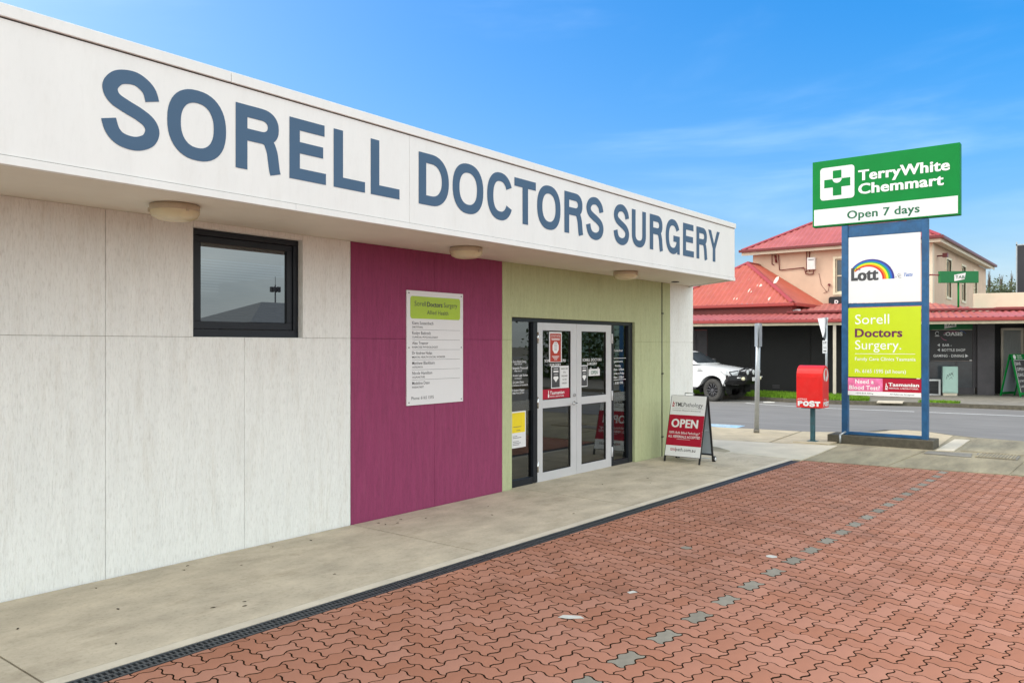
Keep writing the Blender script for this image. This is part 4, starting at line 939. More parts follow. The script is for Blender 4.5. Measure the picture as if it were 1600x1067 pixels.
m.add([(15.30 + .14 * math.cos(2 * math.pi * i / n_), Yv, 1.155 + .125 * math.sin(2 * math.pi * i / n_)) for i in range(n_)], [tuple(range(n_))]); lg = m.build('logo_disc', 'sign_white', box, fix=False)
m = MB(); m.add([(15.30 + .06 * math.cos(2 * math.pi * i / n_), Yv - .0015, 1.185 + .075 * math.sin(2 * math.pi * i / n_)) for i in range(n_)], [tuple(range(n_))]); m.add([(15.26, Yv - .0015, 1.035), (15.30, Yv - .0015, 1.035), (15.30, Yv - .0015, 1.12), (15.26, Yv - .0015, 1.14)], [(0, 1, 2, 3)]); m.build('logo_mark', 'post_red', lg, fix=False)

# ================================================================== STREET SIGN POLES
p1 = thing('sign_pole', (16.14, 6.23, -.10), 'bare galvanised pole with a grey plate seen edge-on, nearer one left of the post box', 'sign pole')
m = MB(); m.cyl((16.14, 6.23, -.10), (16.17, 6.20, 2.16), .048, 16); m.build('pole', 'galv', p1)
m = MB(); m.cyl((16.14, 6.23, -.10), (16.14, 6.23, -.03), .06, 14); m.build('pole_sleeve', 'kerb', p1)
m = MB(); a = Vector((.93, .37, 0)).normalized()
for s, off in ((1, .045), (-1, -.045)):
    c_ = Vector((16.17, 6.20, 0)) + Vector((-a.y, a.x, 0)) * off; d_ = (a + Vector((-a.y, a.x, 0)) * .12 * s).normalized(); n2_ = Vector((-d_.y, d_.x, 0)) * .003
    A_ = c_ - d_ * .225; B_ = c_ + d_ * .225; z0, z1 = 1.68, 2.16
    vs = [A_ - n2_, B_ - n2_, B_ + n2_, A_ + n2_]
    m2 = MB(); m2.add([(v.x, v.y, z0) for v in vs] + [(v.x, v.y, z1) for v in vs], [(0, 1, 2, 3), (4, 5, 6, 7), (0, 1, 5, 4), (1, 2, 6, 5), (2, 3, 7, 6), (3, 0, 4, 7)]); m2.build('plate', 'galv', p1)
m = MB(); m.box(16.13, 6.16, 1.80, 16.21, 6.24, 1.83); m.box(16.13, 6.16, 2.03, 16.21, 6.24, 2.06); m.build('bracket', 'galv', p1)
p2 = thing('sign_pole', (28.1, 8.40, -.15), 'galvanised pole with a side-on triangle sign and small parking plate, behind the post box', 'sign pole')
m = MB(); m.cyl((28.1, 8.4, -.15), (28.1, 8.4, 2.66), .038, 12); m.build('pole', 'galv', p2)
m = MB(); d_ = Vector((.86, .45, 0)).normalized(); d2 = Vector((.80, .60, 0)).normalized(); c_ = Vector((28.06, 8.46, 0))
for q_, off in ((d_, .0), ):
    n_ = Vector((-q_.y, q_.x, 0)) * .006
    tri = [(-.40, 2.66), (.40, 2.66), (0, 1.93)]
    vs = [c_ + q_ * x - n_ for x, z in tri] + [c_ + q_ * x + n_ for x, z in tri]
    m.add([(v.x, v.y, tri[i % 3][1]) for i, v in enumerate(vs)], [(0, 1, 2), (3, 5, 4), (0, 1, 4, 3), (1, 2, 5, 4), (2, 0, 3, 5)])
m.build('give_way_plate', 'galv', p2)
# second triangle turned slightly more toward us
m = MB(); q_ = Vector((.62, .78, 0)).normalized(); n_ = Vector((-q_.y, q_.x, 0)) * .006; c_ = Vector((28.06, 8.50, 0)); tri = [(-.3, 2.64), (.3, 2.64), (0, 1.97)]
vs = [c_ + q_ * x - n_ for x, z in tri] + [c_ + q_ * x + n_ for x, z in tri]
m.add([(v.x, v.y, tri[i % 3][1]) for i, v in enumerate(vs)], [(0, 1, 2), (3, 5, 4), (0, 1, 4, 3), (1, 2, 5, 4), (2, 0, 3, 5)])
m.build('give_way_plate', 'sign_grey', p2)
m = MB(); q_ = Vector((.42, -.90, 0)).normalized(); c_ = Vector((28.04, 8.43, 0)); n_ = Vector((-.9, -.42, 0)) * .006
vs = [c_ - q_ * .08 - n_, c_ + q_ * .07 - n_, c_ + q_ * .07 + n_, c_ - q_ * .08 + n_]
m.add([(v.x, v.y, 1.44) for v in vs] + [(v.x, v.y, 1.88) for v in vs], [(0, 1, 2, 3), (4, 5, 6, 7), (0, 1, 5, 4), (1, 2, 6, 5), (2, 3, 7, 6), (3, 0, 4, 7)]); pp = m.build('parking_plate', 'sign_white', p2)
m = MB(); O = tuple(c_ - q_ * .08 + Vector((-.9, -.42, 0)) * .012)
text(m, '1P', O, tuple(q_), UZ, .03, 1.76, .075, .09, .01); text(m, '9-5', O, tuple(q_), UZ, .03, 1.61, .05, .09, .005); m.quad(*[tuple(Vector(O) + q_ * x + Vector((0, 0, z))) for x, z in ((.03, 1.50), (.12, 1.50), (.12, 1.53), (.03, 1.53))]); m.build('lettering', 'ink_dark', pp, fix=False)

# ================================================================== SMALL THINGS ON THE GROUND
def scrap(name, mat, pts, label, cat, z=.003, group=None, th=.0015):
    m = MB(); t = [(x, y, G(x, y) + z + .001 * ((i * 7) % 3)) for i, (x, y) in enumerate(pts)]; n = len(t)
    m.add(t + [(p[0], p[1], p[2] - th) for p in t], [tuple(range(n)), tuple(range(n, 2 * n))[::-1]] + [(i, (i + 1) % n, n + (i + 1) % n, n + i) for i in range(n)])
    return tag(m.build(name, mat), label, cat, group)
scrap('paper_scrap', 'paper', [(4.17, 2.90), (4.19, 2.83), (4.23, 2.79), (4.26, 2.76), (4.28, 2.80), (4.26, 2.84), (4.23, 2.90)], 'torn white paper scrap lying flat on the red pavers', 'litter')
scrap('paper_scrap', 'paper', [(4.90, 2.80), (4.96, 2.77), (4.97, 2.81), (4.92, 2.83)], 'tiny white scrap on the red pavers just beyond the torn paper', 'litter')
def disc(x, y, r, mat, label):
    scrap('marker_disc', mat, [(x + r * math.cos(2 * math.pi * i / 16), y + r * math.sin(2 * math.pi * i / 16)) for i in range(16)], label, 'ground disc', z=.004)
disc(6.55, 2.40, .045, 'paper', 'round white disc in the red pavers beside the row of grey pavers')
disc(6.35, 3.07, .048, 'paver_grey', 'round pale grey disc in the red pavers nearer the drain')
rr = random.Random(3)
for i, (px_, py_) in enumerate([(2.62, 5.77), (3.25, 5.72), (3.33, 5.81), (3.6, 5.5), (4.1, 5.8), (4.45, 5.74), (2.5, 5.2), (5.3, 5.7), (5.42, 5.66), (5.55, 5.75), (5.75, 5.6), (5.3, 5.8), (6.6, 5.5), (6.3, 5.2), (2.9, 4.75), (3.05, 4.62), (3.1, 4.70), (3.9, 4.75), (8.6, 5.3), (9.1, 4.9), (9.4, 5.1), (1.95, 5.3), (2.2, 4.6), (10.9, 4.8), (11.9, 4.9), (6.9, 4.6)]):
    s = rr.uniform(.006, .013); a = rr.uniform(0, 3.14); ca, sa = math.cos(a), math.sin(a)
    scrap('fallen_leaf', 'dead_leaf', [(px_ + u * s * ca - v * s * sa, py_ + u * s * sa + v * s * ca) for u, v in ((-1.5, 0), (-.5, .6), (.7, .5), (1.6, 0), (.6, -.5), (-.6, -.6))], 'small dark dead leaf on the beige footpath', 'leaf', group='dead leaves scattered on the footpath')
m = MB(); m.add([(27.35, 10.30, -.285), (27.5, 9.98, -.28), (27.6, 10.0, -.26), (27.45, 10.36, -.262), (27.47, 10.15, -.245)], [(0, 1, 4), (1, 2, 4), (2, 3, 4), (3, 0, 4)]); tag(m.build('litter_bag', 'paper'), 'crumpled white litter on the road against the far kerb', 'litter')
# ================================================================== THE HOTEL ACROSS THE ROAD
def corr(mb, A, B, C, D, pitch=.22, amp=.038, top=True):
    """corrugated sheet: eave A->B, upper edge D->C (quad or, with C == D, a hip triangle); ribs run up the slope"""
    A, B, C, D = map(Vector, (A, B, C, D)); e = (B - A); Lg = e.length; e = e / Lg
    nn = (B - A).cross(D - A) if (D - A).length > .01 else (B - A).cross(C - A)
    nn.normalize()
    if nn.z < 0: nn = -nn
    up = nn.cross(e)
    if up.z < 0: up = -up
    def co(P): v = P - A; return v.dot(e), v.dot(up)
    cu, cv = co(C); du, dv_ = co(D)
    n = max(2, int(Lg / (pitch / 2))); vs = []
    for i in range(n + 1):
        u = Lg * i / n
        if u < du: v = dv_ * u / du if du > 1e-6 else dv_
        elif u <= cu or cu >= Lg - 1e-6: v = dv_ + (cv - dv_) * ((u - du) / (cu - du) if cu - du > 1e-6 else 0)
        else: v = cv * (Lg - u) / (Lg - cu)
        v = max(v, .002)
        off = nn * (amp if i % 2 else 0)
        vs += [tuple(A + e * u + off), tuple(A + e * u + up * v + off)]
    mb.add(vs, [(2 * i, 2 * i + 2, 2 * i + 3, 2 * i + 1) for i in range(n)])
    return mb
hotel = thing('hotel_building', (32.0, 9.0, -.2), 'old two storey peach rendered hotel with red iron hip roofs and a street verandah', 'building')
# -- single storey wing with hip roof
e0, e1 = 10.85, 17.07; xe = 32.0; ze = 3.41; ra = (35.1, 13.96, 5.46)
m = corr(MB(), (xe, e1, ze), (xe, e0, ze), ra, ra); r1 = m.build('low_roof', 'roof_red', hotel, fix=False)
m = corr(MB(), (xe, e0, ze), (36.38, e0, ze), (36.38, 13.96, 5.46), ra); m.build('low_roof', 'roof_red', hotel, fix=False)
m = corr(MB(), (40, e1, ze), (xe, e1, ze), ra, (40, 13.96, 5.46)); m.build('low_roof', 'roof_red', hotel, fix=False)
m = MB()
for a, b in (((xe, e0, ze + .03), ra), ((xe, e1, ze + .03), ra), ((ra[0], ra[1], ra[2]), (36.38, 13.96, 5.47))):
    A_, B_ = Vector(a), Vector(b); d_ = (B_ - A_).normalized(); s_ = d_.cross(Vector((0, 0, 1))).normalized() * .14
    t_ = Vector((0, 0, .05)); dn = Vector((0, 0, -.02)); m.add([tuple(A_ - s_ + dn), tuple(A_ + t_), tuple(A_ + s_ + dn), tuple(B_ - s_ + dn), tuple(B_ + t_), tuple(B_ + s_ + dn)], [(0, 1, 4, 3), (1, 2, 5, 4)])
m.build('ridge_capping', 'trim_red', r1, fix=False)
m = MB()
prs = random.Random(5)
nrm = Vector((-2.05, 0, 3.1)).normalized(); upv = Vector((3.1, 0, 2.05)).normalized()
for (y, v, w, l_) in ((13.0, 1.1, .10, .28), (12.1, 1.9, .14, .5), (12.7, 1.5, .2, .2), (12.95, 1.0, .13, .15), (11.9, .35, .12, .22), (13.4, .45, .16, .16), (13.4, 2.1, .09, .2), (11.35, .5, .08, .12)):
    O_ = Vector((xe, y, ze)) + upv * v + nrm * .022
    m.add([tuple(O_ + Vector((0, a * w, 0)) + upv * (b * l_)) for a, b in ((-.5, -.5), (.3, -.6), (.6, -.1), (.5, .5), (-.2, .6), (-.6, .1))], [tuple(range(6))])
m.build('peeled_paint', 'bare_patch', r1, fix=False)
m = MB(); m.box(xe - .14, e0 - .06, ze - .13, xe + .0, e1, ze + .01); m.box(xe, e0 - .14, ze - .13, 36.36, e0, ze + .01); m.build('gutter', 'trim_red', hotel, bevel=.02)
m = MB(); m.box(32.3, 11.0, -.5, 32.5, 17.0, ze - .10); m.box(32.5, 11.0, -.5, 36.36, 11.15, ze - .10); m.build('side_wall', 'trim_red', hotel)
m = MB()
for i in range(3): m.box(32.283, 10.99, 2.95 + i * .13, 32.2995, 17, 3.07 + i * .13)
m.build('weatherboard', 'trim_red', hotel)
m = MB(); m.box(32.29, 10.7, 3.02, 32.45, 10.86, 3.16); m.cyl((32.37, 10.86, 3.1), (32.37, 11.0, 3.1), .05, 10); m.build('vent_pipe', 'sign_white', hotel)
# -- two storey block
ux0, ux1, uy0, uy1 = 36.4, 50.94, 6.67, 14.22
uz = 5.92
fr_ = MB(); wy0, wy1, wz0, wz1 = 9.55, 10.50, 4.02, 5.50
fr_.box(ux0, wy1, -.5, ux0 + .3, uy1, uz); fr_.box(ux0, uy0, -.5, ux0 + .3, wy0, uz); fr_.box(ux0, wy0, -.5, ux0 + .3, wy1, wz0); fr_.box(ux0, wy0, wz1, ux0 + .3, wy1, uz)
fr_.build('wall', 'render_peach', hotel)
WN = [(39.45, 40.50), (43.25, 44.30), (46.85, 47.75)]
m = MB(); x = ux0 + .31
for a, b in WN: m.box(x, uy0, -.5, a, uy0 + .3, uz); m.box(a, uy0, -.5, b, uy0 + .3, 3.85); m.box(a, uy0, 5.50, b, uy0 + .3, uz); x = b
m.box(x, uy0, -.5, ux1, uy0 + .3, uz); m.build('wall', 'render_peach', hotel)
m = MB(); m.box(ux0 + .31, uy1 - .3, -.5, ux1, uy1, uz); m.box(ux1 - .3, uy0 + .31, -.5, ux1 - .001, uy1 - .31, uz); m.build('wall', 'render_peach', hotel)
m = MB(); m.box(ux0 - .012, uy0 - .012, 3.0, ux0 + .34, uy0 - .0005, uz - .001); m.box(ux0 - .012, uy0, 3.0, ux0 - .0005, uy0 + .34, uz - .001); m.build('corner_quoin', 'trim_cream', hotel)
def uwin(axis, a, b, z0, z1, nm):
    m = MB(); y0 = None
    if axis == 'x':  # front wall, plane x = ux0, spans y a..b
        P = lambda u0, w0, q0, u1, w1, q1: m.box(ux0 + w0, u0, q0, ux0 + w1, u1, q1)
    else: P = lambda u0, w0, q0, u1, w1, q1: m.box(u0, uy0 + w0, q0, u1, uy0 + w1, q1)
    t = .10
    P(a - t, -.035, z0 - .10, b + t, .05, z0); P(a - t, -.03, z1, b + t, .05, z1 + t); P(a - t, -.03, z0, a, .05, z1); P(b, -.03, z0, b + t, .05, z1)
    f = m.build('window', 'fascia_cream', hotel)
    m = MB()
    mid = (z0 + z1) / 2; s = .05
    P(a, .06, z0, a + s, .10, z1); P(b - s, .06, z0, b, .10, z1); P(a + s, .06, z0, b - s, .10, z0 + .06); P(a + s, .06, z1 - .05, b - s, .10, z1); P(a + s, .05, mid - .025, b - s, .09, mid + .025)
    m.build('sash', 'fascia_cream', f)
    m = MB()
    if axis == 'x': m.quad((ux0 + .11, a, z0), (ux0 + .11, b, z0), (ux0 + .11, b, z1), (ux0 + .11, a, z1))
    else: m.quad((a, uy0 + .11, z0), (b, uy0 + .11, z0), (b, uy0 + .11, z1), (a, uy0 + .11, z1))
    m.build('pane', 'glass_dark', f)
uwin('x', wy0, wy1, wz0, wz1, '')
for a, b in WN: uwin('y', a, b, 3.85, 5.50, '')
xe2, xe3, ye2, ye3, ze2 = 36.0, 51.34, 6.27, 14.62, 6.13; rz_ = ze2 + 4.17 * .55; xa = xe2 + 4.17; ym = (ye2 + ye3) / 2; xb = xe3 - 4.17
m = corr(MB(), (xe2, ye3, ze2), (xe2, ye2, ze2), (xa, ym, rz_), (xa, ym, rz_)); ur = m.build('upper_roof', 'roof_pink', hotel, fix=False)
corr(MB(), (xe2, ye2, ze2), (xe3, ye2, ze2), (xb, ym, rz_), (xa, ym, rz_)).build('upper_roof', 'roof_pink', hotel, fix=False)
corr(MB(), (xe3, ye3, ze2), (xe2, ye3, ze2), (xa, ym, rz_), (xb, ym, rz_)).build('upper_roof', 'roof_pink', hotel, fix=False)
corr(MB(), (xe3, ye2, ze2), (xe3, ye3, ze2), (xb, ym, rz_), (xb, ym, rz_)).build('upper_roof', 'roof_pink', hotel, fix=False)
m = MB()
for a, b in (((xe2, ye2, ze2), (xa, ym, rz_)), ((xe2, ye3, ze2), (xa, ym, rz_)), ((xa, ym, rz_), (xb, ym, rz_)), ((xe3, ye2, ze2), (xb, ym, rz_))):
    A_, B_ = Vector(a), Vector(b); d_ = (B_ - A_).normalized(); s_ = d_.cross(Vector((0, 0, 1))).normalized() * .15; t_ = Vector((0, 0, .07))
    m.add([tuple(A_ - s_), tuple(A_ + t_), tuple(A_ + s_), tuple(B_ - s_), tuple(B_ + t_), tuple(B_ + s_)], [(0, 1, 4, 3), (1, 2, 5, 4)])
m.build('ridge_capping', 'trim_red', ur, fix=False)
m = MB(); m.box(xe2 - .10, ye2 - .10, ze2 - .10, xe2 + .02, ye3 + .1, ze2 + .02); m.box(xe2 + .021, ye2 - .10, ze2 - .10, xe3, ye2 + .02, ze2 + .02); m.build('gutter', 'trim_maroon', hotel, bevel=.015)
m = MB(); m.box(xe2 + .03, ye2 + .03, ze2 - .24, xe2 + .06, ye3, ze2 - .02); m.box(xe2 + .061, ye2 + .03, ze2 - .24, xe3, ye2 + .06, ze2 - .02)
m.box(xe2 + .061, ye2 + .061, uz + .002, ux1, uy0 - .013, uz + .03); m.box(xe2 + .061, uy0 - .012, uz + .002, ux0 - .013, ye3, uz + .03); m.build('eave_board', 'trim_cream', hotel)
m = MB(); m.cyl((ux0 - .06, 11.60, 5.9), (ux0 - .06, 11.60, 5.0), .022, 8); m.cyl((ux0 - .06, 11.72, 5.9), (ux0 - .06, 11.72, 4.98), .022, 8); m.tube([(ux0 - .05, 13.3, 5.9), (ux0 - .05, 13.3, 5.45), (ux0 - .05, 13.2, 5.4)], .02, 8)
m.tube([(ux0 - .05, 13.0, 5.85), (ux0 - .05, 12.95, 5.15), (ux0 - .05, 11.85, 5.2), (ux0 - .05, 11.75, 4.9), (ux0 - .05, 11.45, 4.88), (ux0 - .05, 11.40, 5.08)], .02, 8)
m.tube([(ux0 - .05, 13.15, 5.85), (ux0 - .05, 13.1, 5.5)], .05, 8); m.build('wall_conduit', 'trim_maroon', hotel)
mb_ = thing('meter_box', (ux0 - .08, 11.49, 5.07), 'small white meter box high on the peach upper wall', 'meter box')
bx('box_case', 'plastic_white', mb_, ux0 - .2, 11.32, 5.08, ux0 - .0005, 11.67, 5.62, bevel=.02); bx('box_slot', 'ink_grey', mb_, ux0 - .203, 11.37, 5.50, ux0 - .2005, 11.6, 5.53)
m = MB(); m.tube([(ux0 - .02, 11.2, 4.9), (ux0 - .02, 11.1, 4.4), (ux0 - .02, 10.85, 4.05)], .008, 6); m.cyl((ux0 - .1, 10.75, 4.38), (ux0, 10.75, 4.38), .05, 8); m.tube([(ux0 - .03, 10.75, 4.35), (ux0 - .03, 10.8, 4.1), (ux0 - .03, 11.0, 4.02)], .01, 6); m.build('loose_cable', 'trim_maroon', hotel)
t = thing('wall_floodlight', (37.4, uy0, 5.4), 'small floodlight on the side wall above the green betting sign', 'light')
m = MB(); m.cyl((37.4, uy0 - .001, 5.45), (37.4, uy0 - .25, 5.45), .03, 8); m.box(37.28, uy0 - .4, 5.38, 37.52, uy0 - .22, 5.55); m.build('lamp_head', 'trim_maroon', t)

# -- street front in its own frame: x along the street (to the right), y into the building
P0 = Vector((31.2, 14.3, 0)); dS = Vector((.245, -.970, 0)).normalized(); nS = Vector((-dS.y, dS.x, 0))
FM = Matrix(((dS.x, nS.x, 0, P0.x), (dS.y, nS.y, 0, P0.y), (0, 0, 1, 0), (0, 0, 0, 1)))
def FB(): m = MB(); m.M = FM; return m
def fbx(name, mat, parent, *c, bevel=0): return FB().box(*c).build(name, mat, parent, bevel)
def FP(s, w, z): return tuple(FM @ Vector((s, w, z)))
fO = lambda w: FP(0, w, 0)
UF = tuple(dS)
BZ = -.6
shopf = thing('shop_front', FP(5, 0, -.2), 'black painted street front under the long red verandah', 'shop front')
for a, b in ((-3.0, -.42), (.14, 1.9), (1.9, 4.2)): fbx('wall_panel', 'wall_black', shopf, a + .004, 0, BZ, b - .004, .18, 2.9)
fbx('wall_panel', 'wall_black', shopf, -.416, 0, BZ, .136, .18, 1.30); fbx('wall_panel', 'wall_black', shopf, -.416, 0, 2.36, .136, .18, 2.9)
fbx('wall_panel', 'wall_black', shopf, 4.204, -.05, BZ, 8.25, .18, 2.9)
w_ = fbx('window', 'wall_grey', shopf, -.415, .0, 1.31, -.34, .12, 2.35); fbx('pane', 'wall_grey', w_, -.34, .06, 1.31, .13, .07, 2.35)
for s in (2.74,): 
    m = FB()
    for k_ in range(3): m.box(s, -.008, -.0 + k_ * .05, s + .28, -.0005, .02 + k_ * .05)
    m.build('air_vent', 'wall_grey', shopf)
# shop window with signs
m = FB(); m.box(8.25, 0, BZ, 9.83, .18, .15); m.box(8.25, 0, .15, 8.36, .12, 2.9); m.box(9.78, 0, .15, 9.90, .12, 2.9); m.box(8.36, 0, 2.48, 9.78, .12, 2.9); m.build('window_surround', 'wall_grey', shopf)
MB_ = FB(); MB_.box(8.36, .05, .15, 9.78, .07, 1.13); MB_.build('pane', 'glass_dark', shopf)
m = FB(); m.box(9.22, .03, .15, 9.28, .08, 1.13); m.box(8.36, .03, 1.10, 9.78, .08, 1.135); m.build('mullion', 'wall_grey', shopf)
t = thing('window_sign', FP(9.0, -.02, 1.14), 'black window sign reading OASIS with arrows to the bar, bottle shop and dining', 'sign')
bd_ = fbx('sign_panel', 'black_paint', t, 8.37, .015, 1.14, 9.77, .03, 2.285)
m = FB(); m.M = None; O = fO(.010)
text(m, 'OASIS', O, UF, UZ, 8.90, 2.07, .13, .55, .018, fat=.05); text(m, 'the', O, UF, UZ, 8.84, 2.08, .05, .05, 0)
for s, u, z, w in (('BAR -', 8.80, 1.67, .30), ('BOTTLE SHOP', 8.78, 1.49, .76), ('GAMING - DINING', 8.50, 1.275, 1.0)): text(m, s, O, UF, UZ, u, z, .095, w, .014)
def fq(m, w, *p): m.add([FP(a, w, b) for a, b in p], [tuple(range(len(p)))])
fq(m, .010, (8.63, 1.72), (8.71, 1.66), (8.71, 1.78)); fq(m, .010, (8.63, 1.54), (8.71, 1.48), (8.71, 1.60)); fq(m, .010, (9.54, 1.26), (9.64, 1.325), (9.54, 1.39)); fq(m, .010, (8.55, 2.045), (8.69, 2.045), (8.69, 2.065), (8.55, 2.065))
pts = [(8.62 + .065 * math.cos(R(a)), 2.155 + .075 * math.sin(R(a))) for a in range(20, 341, 20)]; pin = [(8.62 + .05 * math.cos(R(a)), 2.155 + .06 * math.sin(R(a))) for a in range(20, 341, 20)]
for i in range(len(pts) - 1): fq(m, .010, pts[i], pts[i + 1], pin[i + 1], pin[i])
fq(m, .010, (9.68, 1.145), (9.76, 1.145), (9.76, 1.175), (9.68, 1.175)); m.build('lettering', 'ink_white', bd_, fix=False)
m = MB()
for (a0, a1, rr_, mat_) in ((40, 150, .30, 0), (20, 60, .44, 1), (190, 240, .34, 0)):
    for a in range(a0, a1, 10):
        P = [(9.12 + rr_ * 1.1 * math.cos(R(q)), 2.06 + rr_ * .55 * math.sin(R(q))) for q in (a, a + 10)]
        m.cm = mat_; fq(m, .012, P[0], P[1], (P[1][0], P[1][1] - .012), (P[0][0], P[0][1] - .012))
m.build('swirl', ['pink', 'bow_blue'], bd_, fix=False)
t = thing('betting_band', FP(9.0, 0, 2.29), 'green band with a cut-off white emblem above the black window sign', 'sign')
tb_ = fbx('sign_panel', 'tab_green', t, 8.36, .0, 2.290, 9.79, .03, 2.56)
m = MB(); fq(m, -.004, (8.86, 2.33), (9.25, 2.40), (9.25, 2.56), (8.86, 2.50)); em = m.build('emblem', 'ink_white', tb_, fix=False)
m = MB(); text(m, 'TAB', fO(-.006), UF, UZ, 8.92, 2.42, .09, .28, .018, shear=.1); m.build('lettering', 'ink_green', em, fix=False)
# pier, doorway
fbx('pier', 'wall_grey', shopf, 9.905, -.22, BZ, 10.45, .6, 2.9, bevel=.01)
fbx('recess_wall', 'wall_black', shopf, 10.46, .9, BZ, 13.5, 1.0, 2.9); fbx('recess_wall', 'wall_black', shopf, 10.452, .0, BZ, 10.50, .9, 2.9)
m = FB(); m.box(10.78, .82, -.2, 10.86, .9, 2.35); m.box(11.42, .82, -.2, 11.5, .9, 2.35); m.box(10.86, .82, 2.27, 11.42, .9, 2.35); df = m.build('doorway', 'post_cream', shopf)
fbx('door_curtain', 'curtain', df, 10.862, .86, -.2, 11.418, .885, 2.268); fbx('wall_panel', 'wall_black', shopf, 11.6, 0, BZ, 14, .18, 2.9)
# verandah
ver = thing('street_verandah', FP(5, -2.25, -.2), 'long street verandah with a red iron roof, cream fascia and cream posts', 'verandah')
VW = -2.25
m = corr(MB(), FP(-3, VW - .02, 2.66), FP(14, VW - .02, 2.66), FP(14, .05, 2.96), FP(-3, .05, 2.96)); vr_ = m.build('verandah_roof', 'roof_pink', ver, fix=False)
fbx('gutter', 'trim_red', ver, -3, VW - .15, 2.55, 14, VW - .02, 2.675, bevel=.02)
for a, b in ((-3, 1.3), (1.3, 5.14), (5.14, 7.88), (7.88, 11.3), (11.3, 14)): fbx('fascia_board', 'fascia_cream', ver, a + .003, VW - .01, 2.45, b - .003, VW + .03, 2.548)
for s in (-2.4, 5.14, 7.88, 12.2):
    fbx('post', 'post_cream', ver, s - .055, VW + .04, ZF(30, 10) - .05, s + .055, VW + .15, 2.55, bevel=.008)
fbx('ceiling', 'wall_black', ver, -3, VW + .16, 2.52, 14, -.005, 2.54)
# parapet gutter and lean-to roof over the street front
m = corr(MB(), FP(3.3, -.1, 3.05), FP(9.9, -.1, 3.05), (36.38, 6.67, 3.55), (36.38, 10.85, 3.55)); lr = m.build('lean_to_roof', 'roof_pink', shopf, fix=False)
fbx('gutter', 'trim_maroon', shopf, 3.3, -.26, 2.975, 14, -.1, 3.07, bevel=.02)
fbx('parapet', 'trim_cream', shopf, 9.95, 1.2, 2.9, 14, 1.5, 3.68, bevel=.01); fbx('parapet_roof', 'roof_pink', shopf, 10.5, -.1, 3.06, 14, 1.19, 3.10)
t = thing('bar_sign', FP(5.0, 1.6, 3.1), 'black rounded sign with a white letter P partly hidden behind the blue frame', 'sign')
Pp = [(10.70, 3.27), (10.70, 3.80), (9.6, 3.80), (9.6, 3.27)]
m = MB(); m.prism([(a, b) for a, b in rrect(9.55, 3.24, 10.70, 3.83, .1)], 0, 36.1, 36.2); sp_ = m.build('sign_panel', 'black_paint', t)
m = MB(); text(m, 'P', (36.095, 10.45, 0), UY, UZ, 0, 3.42, .26, .16, .01); m.build('lettering', 'ink_white', sp_, fix=False)
m = MB(); m.cyl((36.15, 10.4, 3.1), (36.15, 10.4, 3.25), .02, 8); m.cyl((36.15, 9.8, 3.1), (36.15, 9.8, 3.25), .02, 8); m.build('bracket', 'galv', t)
# betting sign on a pole
A_, B_ = Vector((33.53, 5.87, 0)), Vector((34.41, 4.74, 0)); d_ = (B_ - A_).normalized(); n_ = Vector((-d_.y, d_.x, 0)); 
tg = thing('betting_sign', (33.98, 5.28, 3.2), 'green projecting betting sign with a white slanted emblem beside the upper side wall', 'sign')
m = MB(); v = [A_, B_, B_ + n_ * .16, A_ + n_ * .16]
m.add([(p.x, p.y, 4.055) for p in v] + [(p.x, p.y, 4.49) for p in v], [(3, 2, 1, 0), (4, 5, 6, 7), (0, 1, 5, 4), (1, 2, 6, 5), (2, 3, 7, 6), (3, 0, 4, 7)]); bb_ = m.build('sign_box', 'tab_green', tg)
L_ = (B_ - A_).length; m = MB(); O = A_ - n_ * .006
m.add([tuple(O + d_ * u + Vector((0, 0, z))) for u, z in ((L_ * .36, 4.11), (L_ * .63, 4.19), (L_ * .66, 4.43), (L_ * .36, 4.35))], [(0, 1, 2, 3)]); em = m.build('emblem', 'ink_white', bb_, fix=False)
m = MB(); text(m, 'TAB', tuple(O - n_ * .004), tuple(d_), UZ, L_ * .39, 4.215, .11, L_ * .24, .018); m.build('lettering', 'ink_green', em, fix=False)
m = MB(); c_ = (A_ + B_) / 2 + n_ * .08; m.cyl((c_.x, c_.y, 3.1), (c_.x, c_.y, 4.06), .035, 8); m.build('pole', 'sign_green', tg)
m = MB(); m.tube([tuple(A_ + n_ * .08 + Vector((0, 0, 4.35))), (33.9, 6.3, 4.4), (36.0, 6.9, 4.4)], .025, 6); m.build('stay_arm', 'trim_maroon', tg)
# dark screen on the roof
t = thing('roof_screen', (40, 3.5, 3.6), 'tall dark panel standing above the cream parapet at the right edge', 'screen'); bx('screen_panel', 'dark_screen', t, 40, .5, 3.2, 40.12, 4.08, 5.95, bevel=.01)
m = MB(); m.box(40.01, 4.081, 3.2, 40.06, 4.13, 6.1); m.box(40.01, .5, 5.951, 40.06, 4.13, 6.0); m.build('screen_frame', 'galv', t)
# things standing on the far footpath
cb = thing('utility_cabinet', FP(8.95, -.9, -.12), 'mint green utility cabinet with a scrawled black tag, in front of the shop window', 'cabinet')
zb = -.12
c_ = fbx('cabinet_body', 'cabinet_mint', cb, 8.72, -1.15, zb + .12, 9.20, -.80, zb + 1.07, bevel=.01); fbx('cabinet_plinth', 'concrete_edge', cb, 8.74, -1.13, zb - .1, 9.18, -.82, zb + .119)
fbx('cabinet_door', 'cabinet_mint', c_, 8.76, -1.16, zb + .16, 9.16, -1.1505, zb + 1.03, bevel=.003)
m = FB()
for P in ([(8.83, .50), (8.87, .66), (8.90, .58), (8.93, .70)], [(8.93, .70), (8.96, .62), (8.99, .74), (9.01, .66), (9.05, .78)], [(8.92, .50), (8.99, .58), (9.02, .50)], [(9.05, .6), (9.03, .70)]): m.tube([(a, -1.163, b + zb + .12) for a, b in P], .005, 5)
m.build('scrawl', 'ink_dark', c_)
